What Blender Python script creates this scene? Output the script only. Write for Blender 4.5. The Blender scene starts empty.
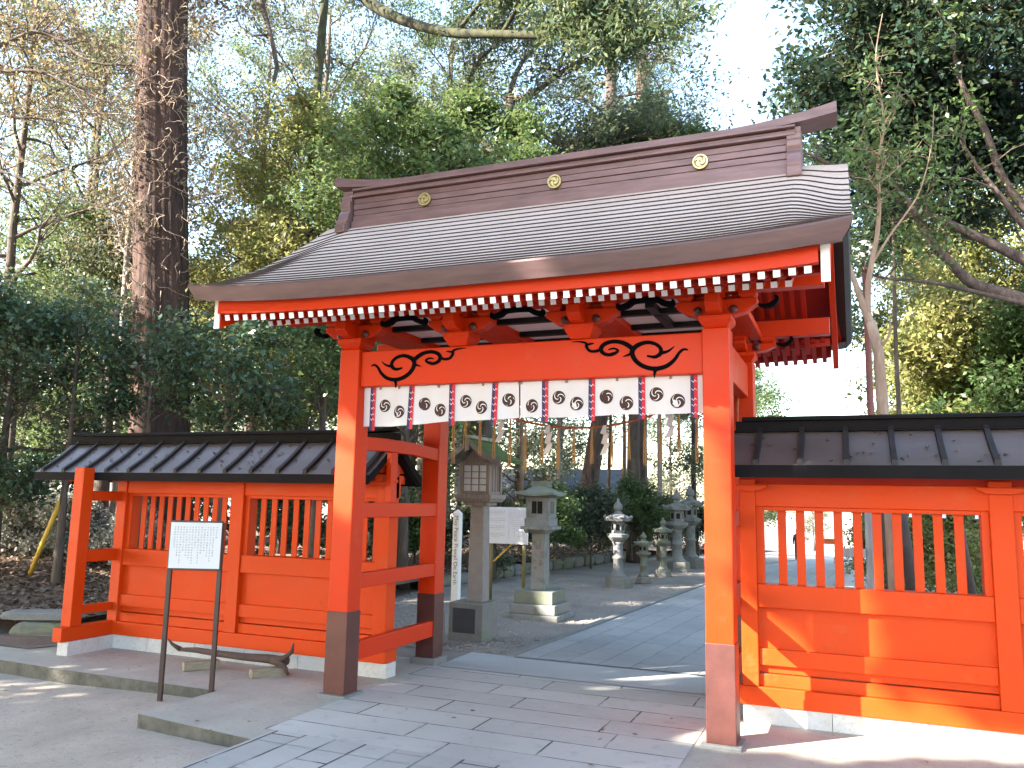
import bpy, math, random
import numpy as np
from mathutils import Matrix, Vector

S = bpy.context.scene
COL = S.collection
rad = math.radians
PI = math.pi

# ------------------------------------------------------------------ camera
cam_d = bpy.data.cameras.new('camera')
cam_o = bpy.data.objects.new('camera', cam_d)
COL.objects.link(cam_o)
cam_d.sensor_width = 36.0
cam_d.lens = 28.737
cam_d.clip_start = 0.05
cam_d.clip_end = 1500
yaw, pitch, roll = -0.3933, 0.1401, 0.0203
fw = Vector((math.sin(yaw)*math.cos(pitch), math.cos(yaw)*math.cos(pitch), math.sin(pitch)))
rt = Vector((math.cos(yaw), -math.sin(yaw), 0))
up = rt.cross(fw)
r2 = rt*math.cos(roll) + up*math.sin(roll)
u2 = -rt*math.sin(roll) + up*math.cos(roll)
cam_o.matrix_world = Matrix(((r2.x, u2.x, -fw.x, 2.4931), (r2.y, u2.y, -fw.y, -5.7923), (r2.z, u2.z, -fw.z, 1.6), (0, 0, 0, 1)))
S.camera = cam_o

# ------------------------------------------------------------------ world, sun, exposure
SUN = Vector((-0.62, -0.60, 0.50)).normalized()          # direction towards the sun
elev = math.asin(SUN.z)
W = bpy.data.worlds.new('World'); S.world = W
W.use_nodes = True
wn = W.node_tree.nodes; wl = W.node_tree.links
bg = wn['Background']
sky = wn.new('ShaderNodeTexSky'); sky.sky_type = 'NISHITA'; sky.sun_disc = False
sky.sun_elevation = elev
sky.sun_rotation = math.atan2(SUN.x, SUN.y)
sky.air_density = 1.25; sky.dust_density = 1.2; sky.ozone_density = 1.0
bg.inputs['Strength'].default_value = 0.125
wl.new(sky.outputs[0], bg.inputs[0])
sd = bpy.data.lights.new('sun', 'SUN'); sd.energy = 5.0; sd.angle = rad(0.5); sd.color = (1.0, 0.93, 0.83)
so = bpy.data.objects.new('sun', sd); COL.objects.link(so)
so.location = (-20, -20, 20)
so.rotation_euler = SUN.to_track_quat('Z', 'Y').to_euler()
S.view_settings.view_transform = 'Standard'
S.view_settings.look = 'None'
S.view_settings.exposure = 2.85
S.view_settings.gamma = 1.0
S.cycles.max_bounces = 8
S.cycles.diffuse_bounces = 4
S.cycles.transparent_max_bounces = 8
S.cycles.caustics_reflective = False
S.cycles.caustics_refractive = False

# ------------------------------------------------------------------ materials
class NT:
    def __init__(s, name):
        s.m = bpy.data.materials.new(name); s.m.use_nodes = True
        s.t = s.m.node_tree; s.n = s.t.nodes; s.l = s.t.links
        s.p = s.n['Principled BSDF']; s.out = s.n['Material Output']
        s.tc = s.n.new('ShaderNodeTexCoord')
    def node(s, typ, **kw):
        n = s.n.new(typ)
        for k, v in kw.items():
            if k in n.inputs.keys(): n.inputs[k].default_value = v
            else: setattr(n, k, v)
        return n
    def noise(s, scale, detail=4, rough=.55, vec=None, mapscale=None):
        n = s.node('ShaderNodeTexNoise', Scale=scale, Detail=detail, Roughness=rough)
        src = vec or s.tc.outputs['Object']
        if mapscale:
            mp = s.node('ShaderNodeMapping', Scale=mapscale); s.l.new(src, mp.inputs[0]); src = mp.outputs[0]
        s.l.new(src, n.inputs['Vector']); return n
    def ramp(s, fac, stops):
        r = s.n.new('ShaderNodeValToRGB'); e = r.color_ramp.elements
        while len(e) < len(stops): e.new(.5)
        for i, (p, c) in enumerate(stops):
            e[i].position = p; e[i].color = (*c, 1) if len(c) == 3 else c
        s.l.new(fac, r.inputs[0]); return r
    def mix(s, a, b, fac, mode='MIX'):
        m = s.n.new('ShaderNodeMix'); m.data_type = 'RGBA'; m.blend_type = mode
        for sock, v in ((m.inputs[0], fac), (m.inputs[6], a), (m.inputs[7], b)):
            if hasattr(v, 'is_output'): s.l.new(v, sock)
            elif isinstance(v, (int, float)): sock.default_value = v
            else: sock.default_value = (*v, 1)
        return m.outputs[2]
    def bump(s, h, strength, dist=.01):
        b = s.node('ShaderNodeBump', Strength=strength, Distance=dist)
        s.l.new(h, b.inputs['Height']); s.l.new(b.outputs[0], s.p.inputs['Normal']); return b
    def base(s, c):
        if hasattr(c, 'is_output'): s.l.new(c, s.p.inputs['Base Color'])
        else: s.p.inputs['Base Color'].default_value = (*c, 1)

def sc(c, f): return tuple(max(0, min(1, v*f)) for v in c)

def simple(name, c, rough=.6, var=.25, nscale=6, bump=.15, metal=0, spec=.5, bscale=None, mapscale=None, dist=.004):
    k = NT(name)
    n = k.noise(nscale, 5, .6, mapscale=mapscale)
    r = k.ramp(n.outputs[0], [(.28, sc(c, 1-var)), (.72, sc(c, 1+var))])
    k.base(r.outputs[0])
    k.p.inputs['Roughness'].default_value = rough
    k.p.inputs['Metallic'].default_value = metal
    k.p.inputs['Specular IOR Level'].default_value = spec
    if bump:
        b = k.noise(bscale or nscale*6, 4, .6, mapscale=mapscale); k.bump(b.outputs[0], bump, dist)
    return k.m

def lacquer(name, c, rough):
    """painted timber: brush marks along the grain, fine crackle, weathered patches"""
    k = NT(name)
    n1 = k.noise(2.2, 5, .6); n2 = k.noise(30, 3, .5)
    col = k.mix(sc(c, .86), sc(c, 1.1), n1.outputs[0])
    v = k.node('ShaderNodeTexVoronoi', Scale=42.0, feature='DISTANCE_TO_EDGE')
    nz = k.noise(9, 3, .5)
    wv = k.node('ShaderNodeVectorMath', operation='ADD'); k.l.new(k.tc.outputs['Object'], wv.inputs[0])
    sv = k.node('ShaderNodeVectorMath', operation='SCALE'); sv.inputs['Scale'].default_value = .06
    k.l.new(nz.outputs['Color'], sv.inputs[0]); k.l.new(sv.outputs[0], wv.inputs[1]); k.l.new(wv.outputs[0], v.inputs['Vector'])
    cr = k.ramp(v.outputs['Distance'], [(0, (0, 0, 0)), (.03, (1, 1, 1))])
    wear = k.noise(3.5, 6, .7)
    wm = k.ramp(wear.outputs[0], [(.60, (0, 0, 0)), (.72, (1, 1, 1))])
    col = k.mix(col, sc((c[0]*.7+.12, c[1]*1.4+.05, c[2]+.04), 1), k.mix((0, 0, 0), (.34, .34, .34), wm.outputs[0]))
    gr = k.noise(6, 6, .75); col = k.mix(col, sc(c, .5), k.ramp(gr.outputs[0], [(.60, (0, 0, 0)), (.78, (.45, .45, .45))]).outputs[0])
    k.base(col)
    rr = k.ramp(n1.outputs[0], [(.3, (rough-.07,)*3), (.7, (rough+.14,)*3)])
    k.l.new(rr.outputs[0], k.p.inputs['Roughness'])
    mx = k.mix(n2.outputs[0], cr.outputs[0], .45)
    k.bump(mx, .16, .003); k.p.inputs['Specular IOR Level'].default_value = .22
    return k.m

M = {}
RED = (.55, .030, .0016)
M['red'] = lacquer('vermilion_paint', RED, .38)
M['redsoft'] = lacquer('vermilion_fence_paint', (.57, .049, .0022), .5)
M['darkred'] = lacquer('soffit_shaded_red', (.38, .014, .002), .45)  # same vermilion, darkened for the shade under eaves and roof
M['black'] = simple('black_lacquer', (.0022, .0022, .003), .45, .2, 8, .1, spec=.25)
M['shoe'] = simple('copper_wrap', (.095, .032, .027), .42, .25, 5, .2, .25)
M['flatblack'] = simple('black_paint', (.0025, .0022, .003), .9, .2, 8, .05, spec=.06)
M['white'] = simple('white_paint', (.80, .79, .77), .55, .05, 9, .05)
M['pink'] = simple('plaster_panel', (.72, .66, .63), .8, .06, 6, .05)  # white; the pink reflected from red paint is tinted into the colour
M['golddark'] = simple('dark_gilding', (.30, .20, .08), .4, .2, 20, .1, .8)  # darker gold on the disc behind the raised commas
M['gold'] = simple('gilding', (.70, .57, .28), .35, .12, 20, .1, .8)
M['ridge'] = simple('ridge_copper', (.19, .11, .105), .42, .28, 3, .12, .25, mapscale=(1, 6, 6))
M['verge'] = simple('verge_shingle_edge', (.012, .0095, .0095), .75, .3, 12, .3, mapscale=(1, 1, 20))
M['fascia'] = simple('eave_copper', (.115, .066, .063), .45, .22, 3, .12, .25, mapscale=(1, 6, 6))

def roof_mat():
    k = NT('weathered_shingle')
    n1 = k.noise(1.6, 6, .65); n2 = k.noise(9, 4, .7, mapscale=(1, 7, 7)); n3 = k.noise(30, 3, .6)
    c = k.mix((.38, .265, .205), (.68, .53, .44), n1.outputs[0])
    c = k.mix(c, (.74, .58, .48), k.ramp(n2.outputs[0], [(.5, (0, 0, 0)), (.75, (.7, .7, .7))]).outputs[0])
    c = k.mix(c, (.26, .16, .13), k.ramp(n3.outputs[0], [(.58, (0, 0, 0)), (.8, (.5, .5, .5))]).outputs[0])
    k.base(c); k.p.inputs['Roughness'].default_value = .8; k.p.inputs['Specular IOR Level'].default_value = .2
    k.bump(n3.outputs[0], .2, .004); return k.m
M['roof'] = roof_mat()
M['shaded_butt'] = simple('shingle_butt_shade', (.052, .035, .030), .9, .3, 8, .2, mapscale=(8, 1, 1))  # shadow gap under each shingle course, painted dark on the butt faces

def sheet_mat():
    k = NT('dark_sheet_metal')
    n1 = k.noise(2.5, 6, .7); n2 = k.noise(26, 4, .7)
    c = k.mix((.074, .058, .055), (.14, .112, .106), n1.outputs[0])
    c = k.mix(c, (.16, .13, .11), k.ramp(n2.outputs[0], [(.66, (0, 0, 0)), (.8, (.6, .6, .6))]).outputs[0])
    k.base(c); r = k.ramp(n1.outputs[0], [(.3, (.30,)*3), (.75, (.5,)*3)]); k.l.new(r.outputs[0], k.p.inputs['Roughness'])
    k.p.inputs['Metallic'].default_value = .2
    k.bump(n1.outputs[0], .25, .02); return k.m
M['sheet'] = sheet_mat()
M['battenshade'] = simple('shaded_batten', (.020, .0155, .015), .6, .3, 6, .1, spec=.3)  # dark tone stands in for the shaded sides of the battens
M['sheetdark'] = simple('dark_sheet_trim', (.0065, .0052, .0058), .8, .3, 5, .1, spec=.15)

def paver(name, c0, c1, bw, rh, rot, mortar=.008, joint=(.05, .045, .045), jfade=.5, speck=.12):
    k = NT(name)
    mp = k.node('ShaderNodeMapping'); mp.inputs['Rotation'].default_value = (0, 0, rot)
    nz = k.noise(1.3, 3, .5)
    k.l.new(k.tc.outputs['Object'], mp.inputs[0])
    wv = k.node('ShaderNodeVectorMath', operation='ADD'); sv = k.node('ShaderNodeVectorMath', operation='SCALE'); sv.inputs['Scale'].default_value = .02
    k.l.new(nz.outputs['Color'], sv.inputs[0]); k.l.new(mp.outputs[0], wv.inputs[0]); k.l.new(sv.outputs[0], wv.inputs[1])
    b = k.node('ShaderNodeTexBrick', offset=.37, squash=1.35, squash_frequency=3)
    b.inputs['Scale'].default_value = 1; b.inputs['Mortar Size'].default_value = mortar; b.inputs['Mortar Smooth'].default_value = .3
    b.inputs['Brick Width'].default_value = bw; b.inputs['Row Height'].default_value = rh
    b.inputs['Color1'].default_value = (*c0, 1); b.inputs['Color2'].default_value = (*c1, 1); b.inputs['Mortar'].default_value = (*sc(c0, .95), 1)
    k.l.new(wv.outputs[0], b.inputs['Vector'])
    n1 = k.noise(1.1, 6, .65); n2 = k.noise(140, 2, .6); n3 = k.noise(2.3, 3, .6)
    c = k.mix(b.outputs['Color'], sc(c1, 1.25), k.ramp(n1.outputs[0], [(.4, (0, 0, 0)), (.75, (.55,)*3)]).outputs[0])
    n4 = k.noise(.55, 3, .5); c = k.mix(c, sc(c0, .62), k.ramp(n4.outputs[0], [(.45, (0, 0, 0)), (.68, (.6,)*3)]).outputs[0])
    n5 = k.noise(7, 5, .7); c = k.mix(c, sc(c0, .5), k.ramp(n5.outputs[0], [(.56, (0, 0, 0)), (.74, (.5,)*3)]).outputs[0])
    c = k.mix(c, sc(c0, .55), k.ramp(n2.outputs[0], [(.55, (0, 0, 0)), (.8, (speck*3,)*3)]).outputs[0])
    jm = k.ramp(n3.outputs[0], [(.40, (jfade*.25,)*3), (.55, (1, 1, 1))])
    jf = k.node('ShaderNodeMath', operation='MULTIPLY'); k.l.new(b.outputs['Fac'], jf.inputs[0]); k.l.new(jm.outputs[0], jf.inputs[1])
    c = k.mix(c, joint, jf.outputs[0])
    k.base(c); k.p.inputs['Roughness'].default_value = .8
    iv = k.node('ShaderNodeMath', operation='MULTIPLY_ADD'); k.l.new(jf.outputs[0], iv.inputs[0]); iv.inputs[1].default_value = -1.0
    k.l.new(n2.outputs[0], iv.inputs[2])
    k.bump(iv.outputs[0], .35, .006); return k.m
M['pave'] = paver('gate_paving_stone', (.355, .352, .315), (.465, .462, .415), .95, .345, 0)
M['pavelong'] = paver('approach_paving_stone', (.345, .342, .305), (.425, .42, .38), 1.05, .235, PI/2, .010, jfade=1)
M['pavefar'] = paver('shrine_path_paving', (.255, .255, .245), (.315, .315, .30), .62, .32, PI/2+.07, .007, (.12, .12, .13), 1)

def ground(name, cols, big=.7, fine=60, rough=.9, bump=.5, dist=.012, extra=None):
    k = NT(name)
    n1 = k.noise(big, 6, .65); n2 = k.noise(fine, 4, .7); n3 = k.noise(fine*.18, 5, .7)
    c = k.mix(cols[0], cols[1], k.ramp(n1.outputs[0], [(.35, (0, 0, 0)), (.65, (1, 1, 1))]).outputs[0])
    c = k.mix(c, cols[2], k.ramp(n2.outputs[0], [(.5, (0, 0, 0)), (.72, (.8,)*3)]).outputs[0])
    if extra:
        c = k.mix(c, extra, k.ramp(n3.outputs[0], [(.56, (0, 0, 0)), (.7, (.75,)*3)]).outputs[0])
    k.base(c); k.p.inputs['Roughness'].default_value = rough
    mx = k.mix(n2.outputs[0], n3.outputs[0], .4)
    k.bump(mx, bump, dist); return k.m
M['sand'] = ground('trodden_sand', ((.325, .275, .215), (.48, .405, .32), (.18, .15, .115)), .9, 90, .95, .6, .012, (.17, .175, .095))
M['dirt'] = ground('bare_earth', ((.30, .26, .22), (.38, .34, .29), (.2, .17, .14)), .3, 40)
M['gravel'] = ground('grey_gravel', ((.22, .185, .155), (.31, .27, .23), (.08, .07, .06)), .7, 55, .95, .9, .02)
M['litter'] = ground('leaf_litter', ((.14, .09, .066), (.21, .14, .10), (.07, .05, .04)), .6, 28, .95, 1, .04, (.24, .16, .11))
M['concrete'] = ground('old_concrete', ((.315, .295, .24), (.425, .40, .33), (.20, .185, .145)), 1.3, 110, .85, .45, .006, (.20, .215, .13))
M['strip'] = ground('smooth_concrete', ((.33, .34, .325), (.39, .40, .38), (.28, .29, .275)), .9, 100, .8, .15, .004)
M['kerbside'] = simple('concrete_side', (.105, .098, .08), .95, .35, 10, .6, dist=.02)
M['road'] = ground('pale_forecourt', ((.42, .41, .40), (.48, .47, .46), (.36, .35, .34)), .3, 40, .9, .3)

def stone(name, c, moss=None, sca=8):
    k = NT(name)
    n1 = k.noise(sca*.6, 6, .7); n2 = k.noise(sca*8, 4, .7); n3 = k.noise(sca*.8, 5, .6)
    col = k.mix(sc(c, .62), sc(c, 1.18), n1.outputs[0])
    col = k.mix(col, sc(c, .45), k.ramp(n2.outputs[0], [(.52, (0, 0, 0)), (.75, (.6,)*3)]).outputs[0])
    if moss: col = k.mix(col, moss, k.ramp(n3.outputs[0], [(.5, (0, 0, 0)), (.66, (.85,)*3)]).outputs[0])
    k.base(col); k.p.inputs['Roughness'].default_value = .9
    k.bump(k.mix(n2.outputs[0], n1.outputs[0], .5), .6, .012); return k.m
M['plinth'] = stone('white_granite_plinth', (.58, .57, .56), (.42, .40, .36), 4)
M['stone'] = stone('grey_stone', (.20, .20, .19))
M['stonemoss'] = stone('mossy_stone', (.17, .175, .14), (.16, .19, .09))
M['stonepale'] = stone('pale_granite', (.225, .225, .21), (.12, .128, .10))
M['stonedark'] = stone('weathered_stone', (.20, .19, .175), (.14, .16, .10))
M['plaque'] = simple('dark_plaque', (.05, .05, .055), .4, .15, 8, .05)
M['lanternwood'] = simple('weathered_timber', (.23, .185, .16), .8, .3, 5, .3, mapscale=(8, 8, 1))
M['column'] = stone('washed_concrete_post', (.27, .235, .215), None, 14)
M['moss'] = simple('moss', (.075, .115, .022), 1, .45, 18, .8, dist=.02)
M['mossroof'] = stone('mossy_roof', (.33, .31, .27), (.09, .13, .03))
M['paper'] = simple('paper_white', (.80, .79, .78), .8, .04, 9, .05)
M['glass'] = simple('paper_window', (.62, .66, .70), .5, .05, 9, 0)
M['board'] = simple('sign_board_white', (.56, .56, .57), .5, .03, 5, .02)
M['ink'] = simple('ink', (.13, .13, .145), .8, .1, 9, 0)
M['inkred'] = simple('carved_red', (.30, .07, .05), .8, .1, 9, 0)
M['signmetal'] = simple('brown_sign_metal', (.045, .024, .02), .45, .2, 6, .08)
M['bamboo'] = simple('mossy_bamboo', (.17, .14, .05), .7, .35, 6, .2, mapscale=(1, 1, .4))
M['bambooy'] = simple('yellow_bamboo', (.60, .36, .04), .6, .2, 6, .1)
M['straw'] = simple('straw', (.46, .27, .11), .95, .35, 30, .5, mapscale=(6, 6, .6))
M['rope'] = simple('rope', (.42, .13, .06), .9, .3, 30, .5)
M['navy'] = simple('navy_ribbon', (.035, .02, .085), .7, .2, 20, .05)
M['crimson'] = simple('crimson_ribbon', (.52, .012, .03), .7, .15, 20, .05)
M['mon'] = simple('dark_brown_dye', (.055, .022, .02), .85, .12, 20, 0)
M['cut'] = simple('sawn_wood', (.25, .205, .14), .85, .3, 10, .3, mapscale=(1, 6, 6))
M['log'] = simple('dead_log_bark', (.085, .052, .042), .95, .35, 14, .7, dist=.015, mapscale=(.5, 2, 2))
M['lamppole'] = simple('maroon_pole', (.16, .05, .045), .45, .15, 5, .05)
M['globe'] = simple('milk_glass', (.75, .75, .74), .35, .03, 5, 0)
M['greywood'] = simple('grey_timber', (.30, .28, .26), .85, .25, 5, .3, mapscale=(5, 5, .6))
M['darkpole'] = simple('dark_timber_pole', (.06, .038, .03), .8, .3, 5, .3)
M['cloth_dark'] = simple('dark_clothes', (.03, .032, .045), .85, .2, 20, .05)
M['skin'] = simple('skin', (.55, .33, .25), .6, .05, 20, 0)
M['hair'] = simple('black_hair', (.012, .01, .01), .6, .1, 20, 0)
M['orange'] = simple('orange_plastic', (.75, .14, .03), .5, .1, 9, 0)
M['tile'] = simple('grey_roof_tile', (.05, .048, .046), .6, .2, 4, .1)
M['plaster'] = simple('beige_plaster', (.22, .19, .16), .85, .08, 4, .05)

def cloth_mat():
    k = NT('white_cotton'); n = k.noise(5, 4, .6); n2 = k.noise(1.5, 3, .5, mapscale=(10, 10, 1))
    k.base(k.mix((.58, .55, .57), (.66, .63, .65), n.outputs[0])); k.p.inputs['Roughness'].default_value = .9
    k.bump(n2.outputs[0], .3, .01); return k.m
M['cloth'] = cloth_mat()

def bark(name, c0, c1, zs=.25, sca=9, strength=1.0, dist=.06):
    k = NT(name)
    n1 = k.noise(sca, 6, .7, mapscale=(1, 1, zs*.5)); n2 = k.noise(sca*3.5, 5, .7, mapscale=(1, 1, zs*.35)); n3 = k.noise(1.2, 4, .6)
    c = k.mix(c0, c1, k.ramp(n1.outputs[0], [(.36, (0, 0, 0)), (.64, (1, 1, 1))]).outputs[0])
    c = k.mix(c, sc(c1, 1.55), k.ramp(n2.outputs[0], [(.55, (0, 0, 0)), (.75, (.6,)*3)]).outputs[0])
    c = k.mix(c, sc(c0, .6), k.ramp(n3.outputs[0], [(.5, (0, 0, 0)), (.8, (.5,)*3)]).outputs[0])
    k.base(c); k.p.inputs['Roughness'].default_value = .95
    k.bump(k.mix(n1.outputs[0], n2.outputs[0], .5), strength, dist); return k.m
M['cedarbark'] = bark('cedar_bark', (.022, .0115, .008), (.088, .045, .031), .18, 7)
M['barkdark'] = bark('dark_bark', (.05, .038, .03), (.13, .10, .08), .4, 10, .8, .03)
M['barkgrey'] = bark('grey_bark', (.22, .19, .165), (.36, .32, .28), .5, 8, .6, .02)
M['barktan'] = bark('tan_bark', (.22, .135, .09), (.38, .26, .18), .5, 8, .6, .02)
M['barkpine'] = bark('pine_bark', (.05, .035, .03), (.16, .11, .09), .35, 8, 1, .05)
M['barkmoss'] = bark('mossy_bark', (.022, .020, .012), (.06, .062, .026), .6, 10, .8, .03)
M['twig'] = simple('dry_twig', (.30, .22, .16), .95, .3, 6, .1)

def leaf(name, a, b, c, rough=.42, transl=.35, clump=.8):
    k = NT(name)
    g = k.node('ShaderNodeNewGeometry')
    n = k.noise(clump, 3, .6)
    col = k.mix(a, b, k.ramp(n.outputs[0], [(.35, (0, 0, 0)), (.65, (1, 1, 1))]).outputs[0])
    col = k.mix(col, c, k.ramp(g.outputs['Random Per Island'], [(.45, (0, 0, 0)), (1, (.85,)*3)]).outputs[0])
    k.base(col); k.p.inputs['Roughness'].default_value = rough; k.p.inputs['Specular IOR Level'].default_value = .35
    t = k.node('ShaderNodeBsdfTranslucent'); k.l.new(k.mix(col, (1, 1, .3), .12), t.inputs[0])
    ms = k.node('ShaderNodeMixShader'); ms.inputs[0].default_value = transl
    k.l.new(k.p.outputs[0], ms.inputs[1]); k.l.new(t.outputs[0], ms.inputs[2]); k.l.new(ms.outputs[0], k.out.inputs[0]); return k.m
M['lf_dark'] = leaf('camellia_leaves', (0.027, 0.061, 0.035), (0.046, 0.095, 0.049), (0.074, 0.128, 0.074), .32, .22)
M['lf_green'] = leaf('evergreen_leaves', (0.046, 0.096, 0.032), (0.087, 0.152, 0.049), (0.145, 0.203, 0.080), .4, .33)
M['lf_yellow'] = leaf('sunny_leaves', (.13, .17, .045), (.26, .26, .085), (.30, .25, .12), .5, .4)
M['lf_brown'] = leaf('dry_leaves', (.14, .085, .062), (.11, .105, .08), (.24, .12, .08), .6, .4)
M['lf_grey'] = leaf('greygreen_leaves', (.058, .088, .060), (.095, .122, .080), (.16, .145, .11), .6, .35)
M['lf_conifer'] = leaf('conifer_sprays', (0.036, 0.075, 0.039), (0.072, 0.111, 0.052), (0.130, 0.143, 0.078), .5, .3)
M['lf_shaded'] = leaf('shaded_green_leaves', (.016, .038, .026), (.028, .060, .040), (.045, .085, .055), .35, .2)  # crown shade put into the leaf colour, darker and bluer than the other greens
M['lf_silver'] = leaf('silvery_leaves', (.34, .33, .30), (.50, .48, .45), (.16, .18, .13), .4, .2)
M['lf_litter'] = leaf('fallen_leaves', (.12, .07, .045), (.20, .13, .09), (.32, .25, .19), .7, .1)

# ------------------------------------------------------------------ mesh helpers
class MB:
    def __init__(s): s.v = []; s.f = []; s.mi = []; s.cur = 0
    def add(s, vs, fs):
        o = len(s.v); s.v += [tuple(v) for v in vs]
        for f in fs: s.f.append(tuple(i+o for i in f)); s.mi.append(s.cur)
        return s
    def box(s, x0, x1, y0, y1, z0, z1):
        return s.add([(x0, y0, z0), (x1, y0, z0), (x1, y1, z0), (x0, y1, z0), (x0, y0, z1), (x1, y0, z1), (x1, y1, z1), (x0, y1, z1)],
                     [(3, 2, 1, 0), (4, 5, 6, 7), (0, 1, 5, 4), (1, 2, 6, 5), (2, 3, 7, 6), (3, 0, 4, 7)])
    def frus(s, x, y, z0, z1, a0, b0, a1, b1):
        """four-sided taper: half sizes a (x), b (y) at bottom and top"""
        return s.add([(x-a0, y-b0, z0), (x+a0, y-b0, z0), (x+a0, y+b0, z0), (x-a0, y+b0, z0), (x-a1, y-b1, z1), (x+a1, y-b1, z1), (x+a1, y+b1, z1), (x-a1, y+b1, z1)],
                     [(3, 2, 1, 0), (4, 5, 6, 7), (0, 1, 5, 4), (1, 2, 6, 5), (2, 3, 7, 6), (3, 0, 4, 7)])
    def beam(s, p, q, w, h, upv=(0, 0, 1)):
        p = Vector(p); q = Vector(q); d = (q-p).normalized(); a = d.cross(Vector(upv)).normalized()*w/2; b = a.cross(d).normalized()*h/2
        vs = [p-a-b, p+a-b, p+a+b, p-a+b, q-a-b, q+a-b, q+a+b, q-a+b]
        return s.add(vs, [(0, 1, 2, 3), (7, 6, 5, 4), (0, 4, 5, 1), (1, 5, 6, 2), (2, 6, 7, 3), (3, 7, 4, 0)])
    def tube(s, pts, rs, n=6, cap=True):
        pts = [Vector(p) for p in pts]; o = len(s.v); prev = None
        if not hasattr(rs, '__len__'): rs = [rs]*len(pts)
        for i, p in enumerate(pts):
            t = (pts[min(i+1, len(pts)-1)]-pts[max(i-1, 0)])
            if t.length < 1e-9: t = Vector((0, 0, 1))
            t.normalize()
            if prev is None:
                a = t.orthogonal().normalized()
            else:
                a = prev - t*prev.dot(t)
                a = a.normalized() if a.length > 1e-6 else t.orthogonal().normalized()
            prev = a; b = t.cross(a)
            for k in range(n):
                an = 2*PI*k/n; s.v.append(tuple(p+(a*math.cos(an)+b*math.sin(an))*rs[i]))
        for i in range(len(pts)-1):
            for k in range(n):
                s.f.append((o+i*n+k, o+i*n+(k+1) % n, o+(i+1)*n+(k+1) % n, o+(i+1)*n+k)); s.mi.append(s.cur)
        if cap:
            s.f.append(tuple(o+k for k in reversed(range(n)))); s.mi.append(s.cur)
            s.f.append(tuple(o+(len(pts)-1)*n+k for k in range(n))); s.mi.append(s.cur)
        return s
    def lathe(s, prof, x, y, z, n=12, rot=0.0, sx=1, sy=1):
        o = len(s.v)
        for r, h in prof:
            for k in range(n):
                a = rot+2*PI*k/n; s.v.append((x+r*math.cos(a)*sx, y+r*math.sin(a)*sy, z+h))
        for i in range(len(prof)-1):
            for k in range(n):
                s.f.append((o+i*n+k, o+i*n+(k+1) % n, o+(i+1)*n+(k+1) % n, o+(i+1)*n+k)); s.mi.append(s.cur)
        s.f.append(tuple(o+k for k in reversed(range(n)))); s.mi.append(s.cur)
        s.f.append(tuple(o+(len(prof)-1)*n+k for k in range(n))); s.mi.append(s.cur)
        return s
    def prism(s, poly, axis, a, b):
        """poly = 2D points; axis 'x': (y,z) outline from x=a to b; 'y': (x,z); 'z': (x,y)"""
        def P(u, v, w): return {'x': (w, u, v), 'y': (u, w, v), 'z': (u, v, w)}[axis]
        n = len(poly)
        vs = [P(u, v, a) for u, v in poly]+[P(u, v, b) for u, v in poly]
        return s.add(vs, [tuple(reversed(range(n))), tuple(range(n, 2*n))]+[(i, (i+1) % n, n+(i+1) % n, n+i) for i in range(n)])
    def grid(s, P):
        """P: rows of points -> sheet"""
        nr, nc = len(P), len(P[0]); o = len(s.v)
        for r in P: s.v += [tuple(p) for p in r]
        for i in range(nr-1):
            for j in range(nc-1):
                s.f.append((o+i*nc+j, o+i*nc+j+1, o+(i+1)*nc+j+1, o+(i+1)*nc+j)); s.mi.append(s.cur)
        return s
    def ribbon(s, pts, ws, y0, y1):
        """flat stroke in the x-z plane with width, extruded between y0 and y1"""
        n = len(pts); L = []; R = []
        for i, (x, z) in enumerate(pts):
            x0, z0 = pts[max(i-1, 0)]; x1, z1 = pts[min(i+1, n-1)]
            d = math.hypot(x1-x0, z1-z0) or 1; nx, nz = -(z1-z0)/d, (x1-x0)/d; w = ws[i]/2
            L.append((x+nx*w, z+nz*w)); R.append((x-nx*w, z-nz*w))
        o = len(s.v)
        for y in (y0, y1):
            s.v += [(x, y, z) for x, z in L]+[(x, y, z) for x, z in R]
        for i in range(n-1):
            a, b, c, d = o+i, o+i+1, o+n+i+1, o+n+i
            s.f += [(a, b, c, d), (2*n+d, 2*n+c, 2*n+b, 2*n+a), (a, 2*n+a, 2*n+b, b), (d, c, 2*n+c, 2*n+d)]; s.mi += [s.cur]*4
        return s

OFF = {}
def link(o): COL.objects.link(o); return o
def mesh(name, mb, mats, off=(0, 0, 0), smooth=False):
    me = bpy.data.meshes.new(name)
    me.from_pydata([(v[0]-off[0], v[1]-off[1], v[2]-off[2]) for v in mb.v], [], mb.f)
    for m in (mats if isinstance(mats, (list, tuple)) else [mats]): me.materials.append(m)
    if any(mb.mi): me.polygons.foreach_set('material_index', mb.mi)
    if smooth: me.polygons.foreach_set('use_smooth', [True]*len(me.polygons))
    me.validate(); me.update()
    return me
def thing(name, label, cat, loc, group=None, rz=0):
    o = bpy.data.objects.new(name, None); link(o); o.location = loc; o.rotation_euler = (0, 0, rz); o.empty_display_size = .2
    o['label'] = label; o['category'] = cat
    if group: o['group'] = group
    OFF[o.name] = tuple(loc) if rz == 0 else (0, 0, 0); return o
def part(name, mb, mat, parent, smooth=False, bevel=0, seg=2, label=None, local=False):
    off = (0, 0, 0) if local else OFF[parent.name]
    o = bpy.data.objects.new(name, mesh(name, mb, mat, off, smooth)); link(o); o.parent = parent; OFF[o.name] = off
    if bevel:
        b = o.modifiers.new('bevel', 'BEVEL'); b.width = bevel; b.segments = seg; b.limit_method = 'ANGLE'; b.angle_limit = rad(40)
    if label: o['label'] = label
    return o
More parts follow.
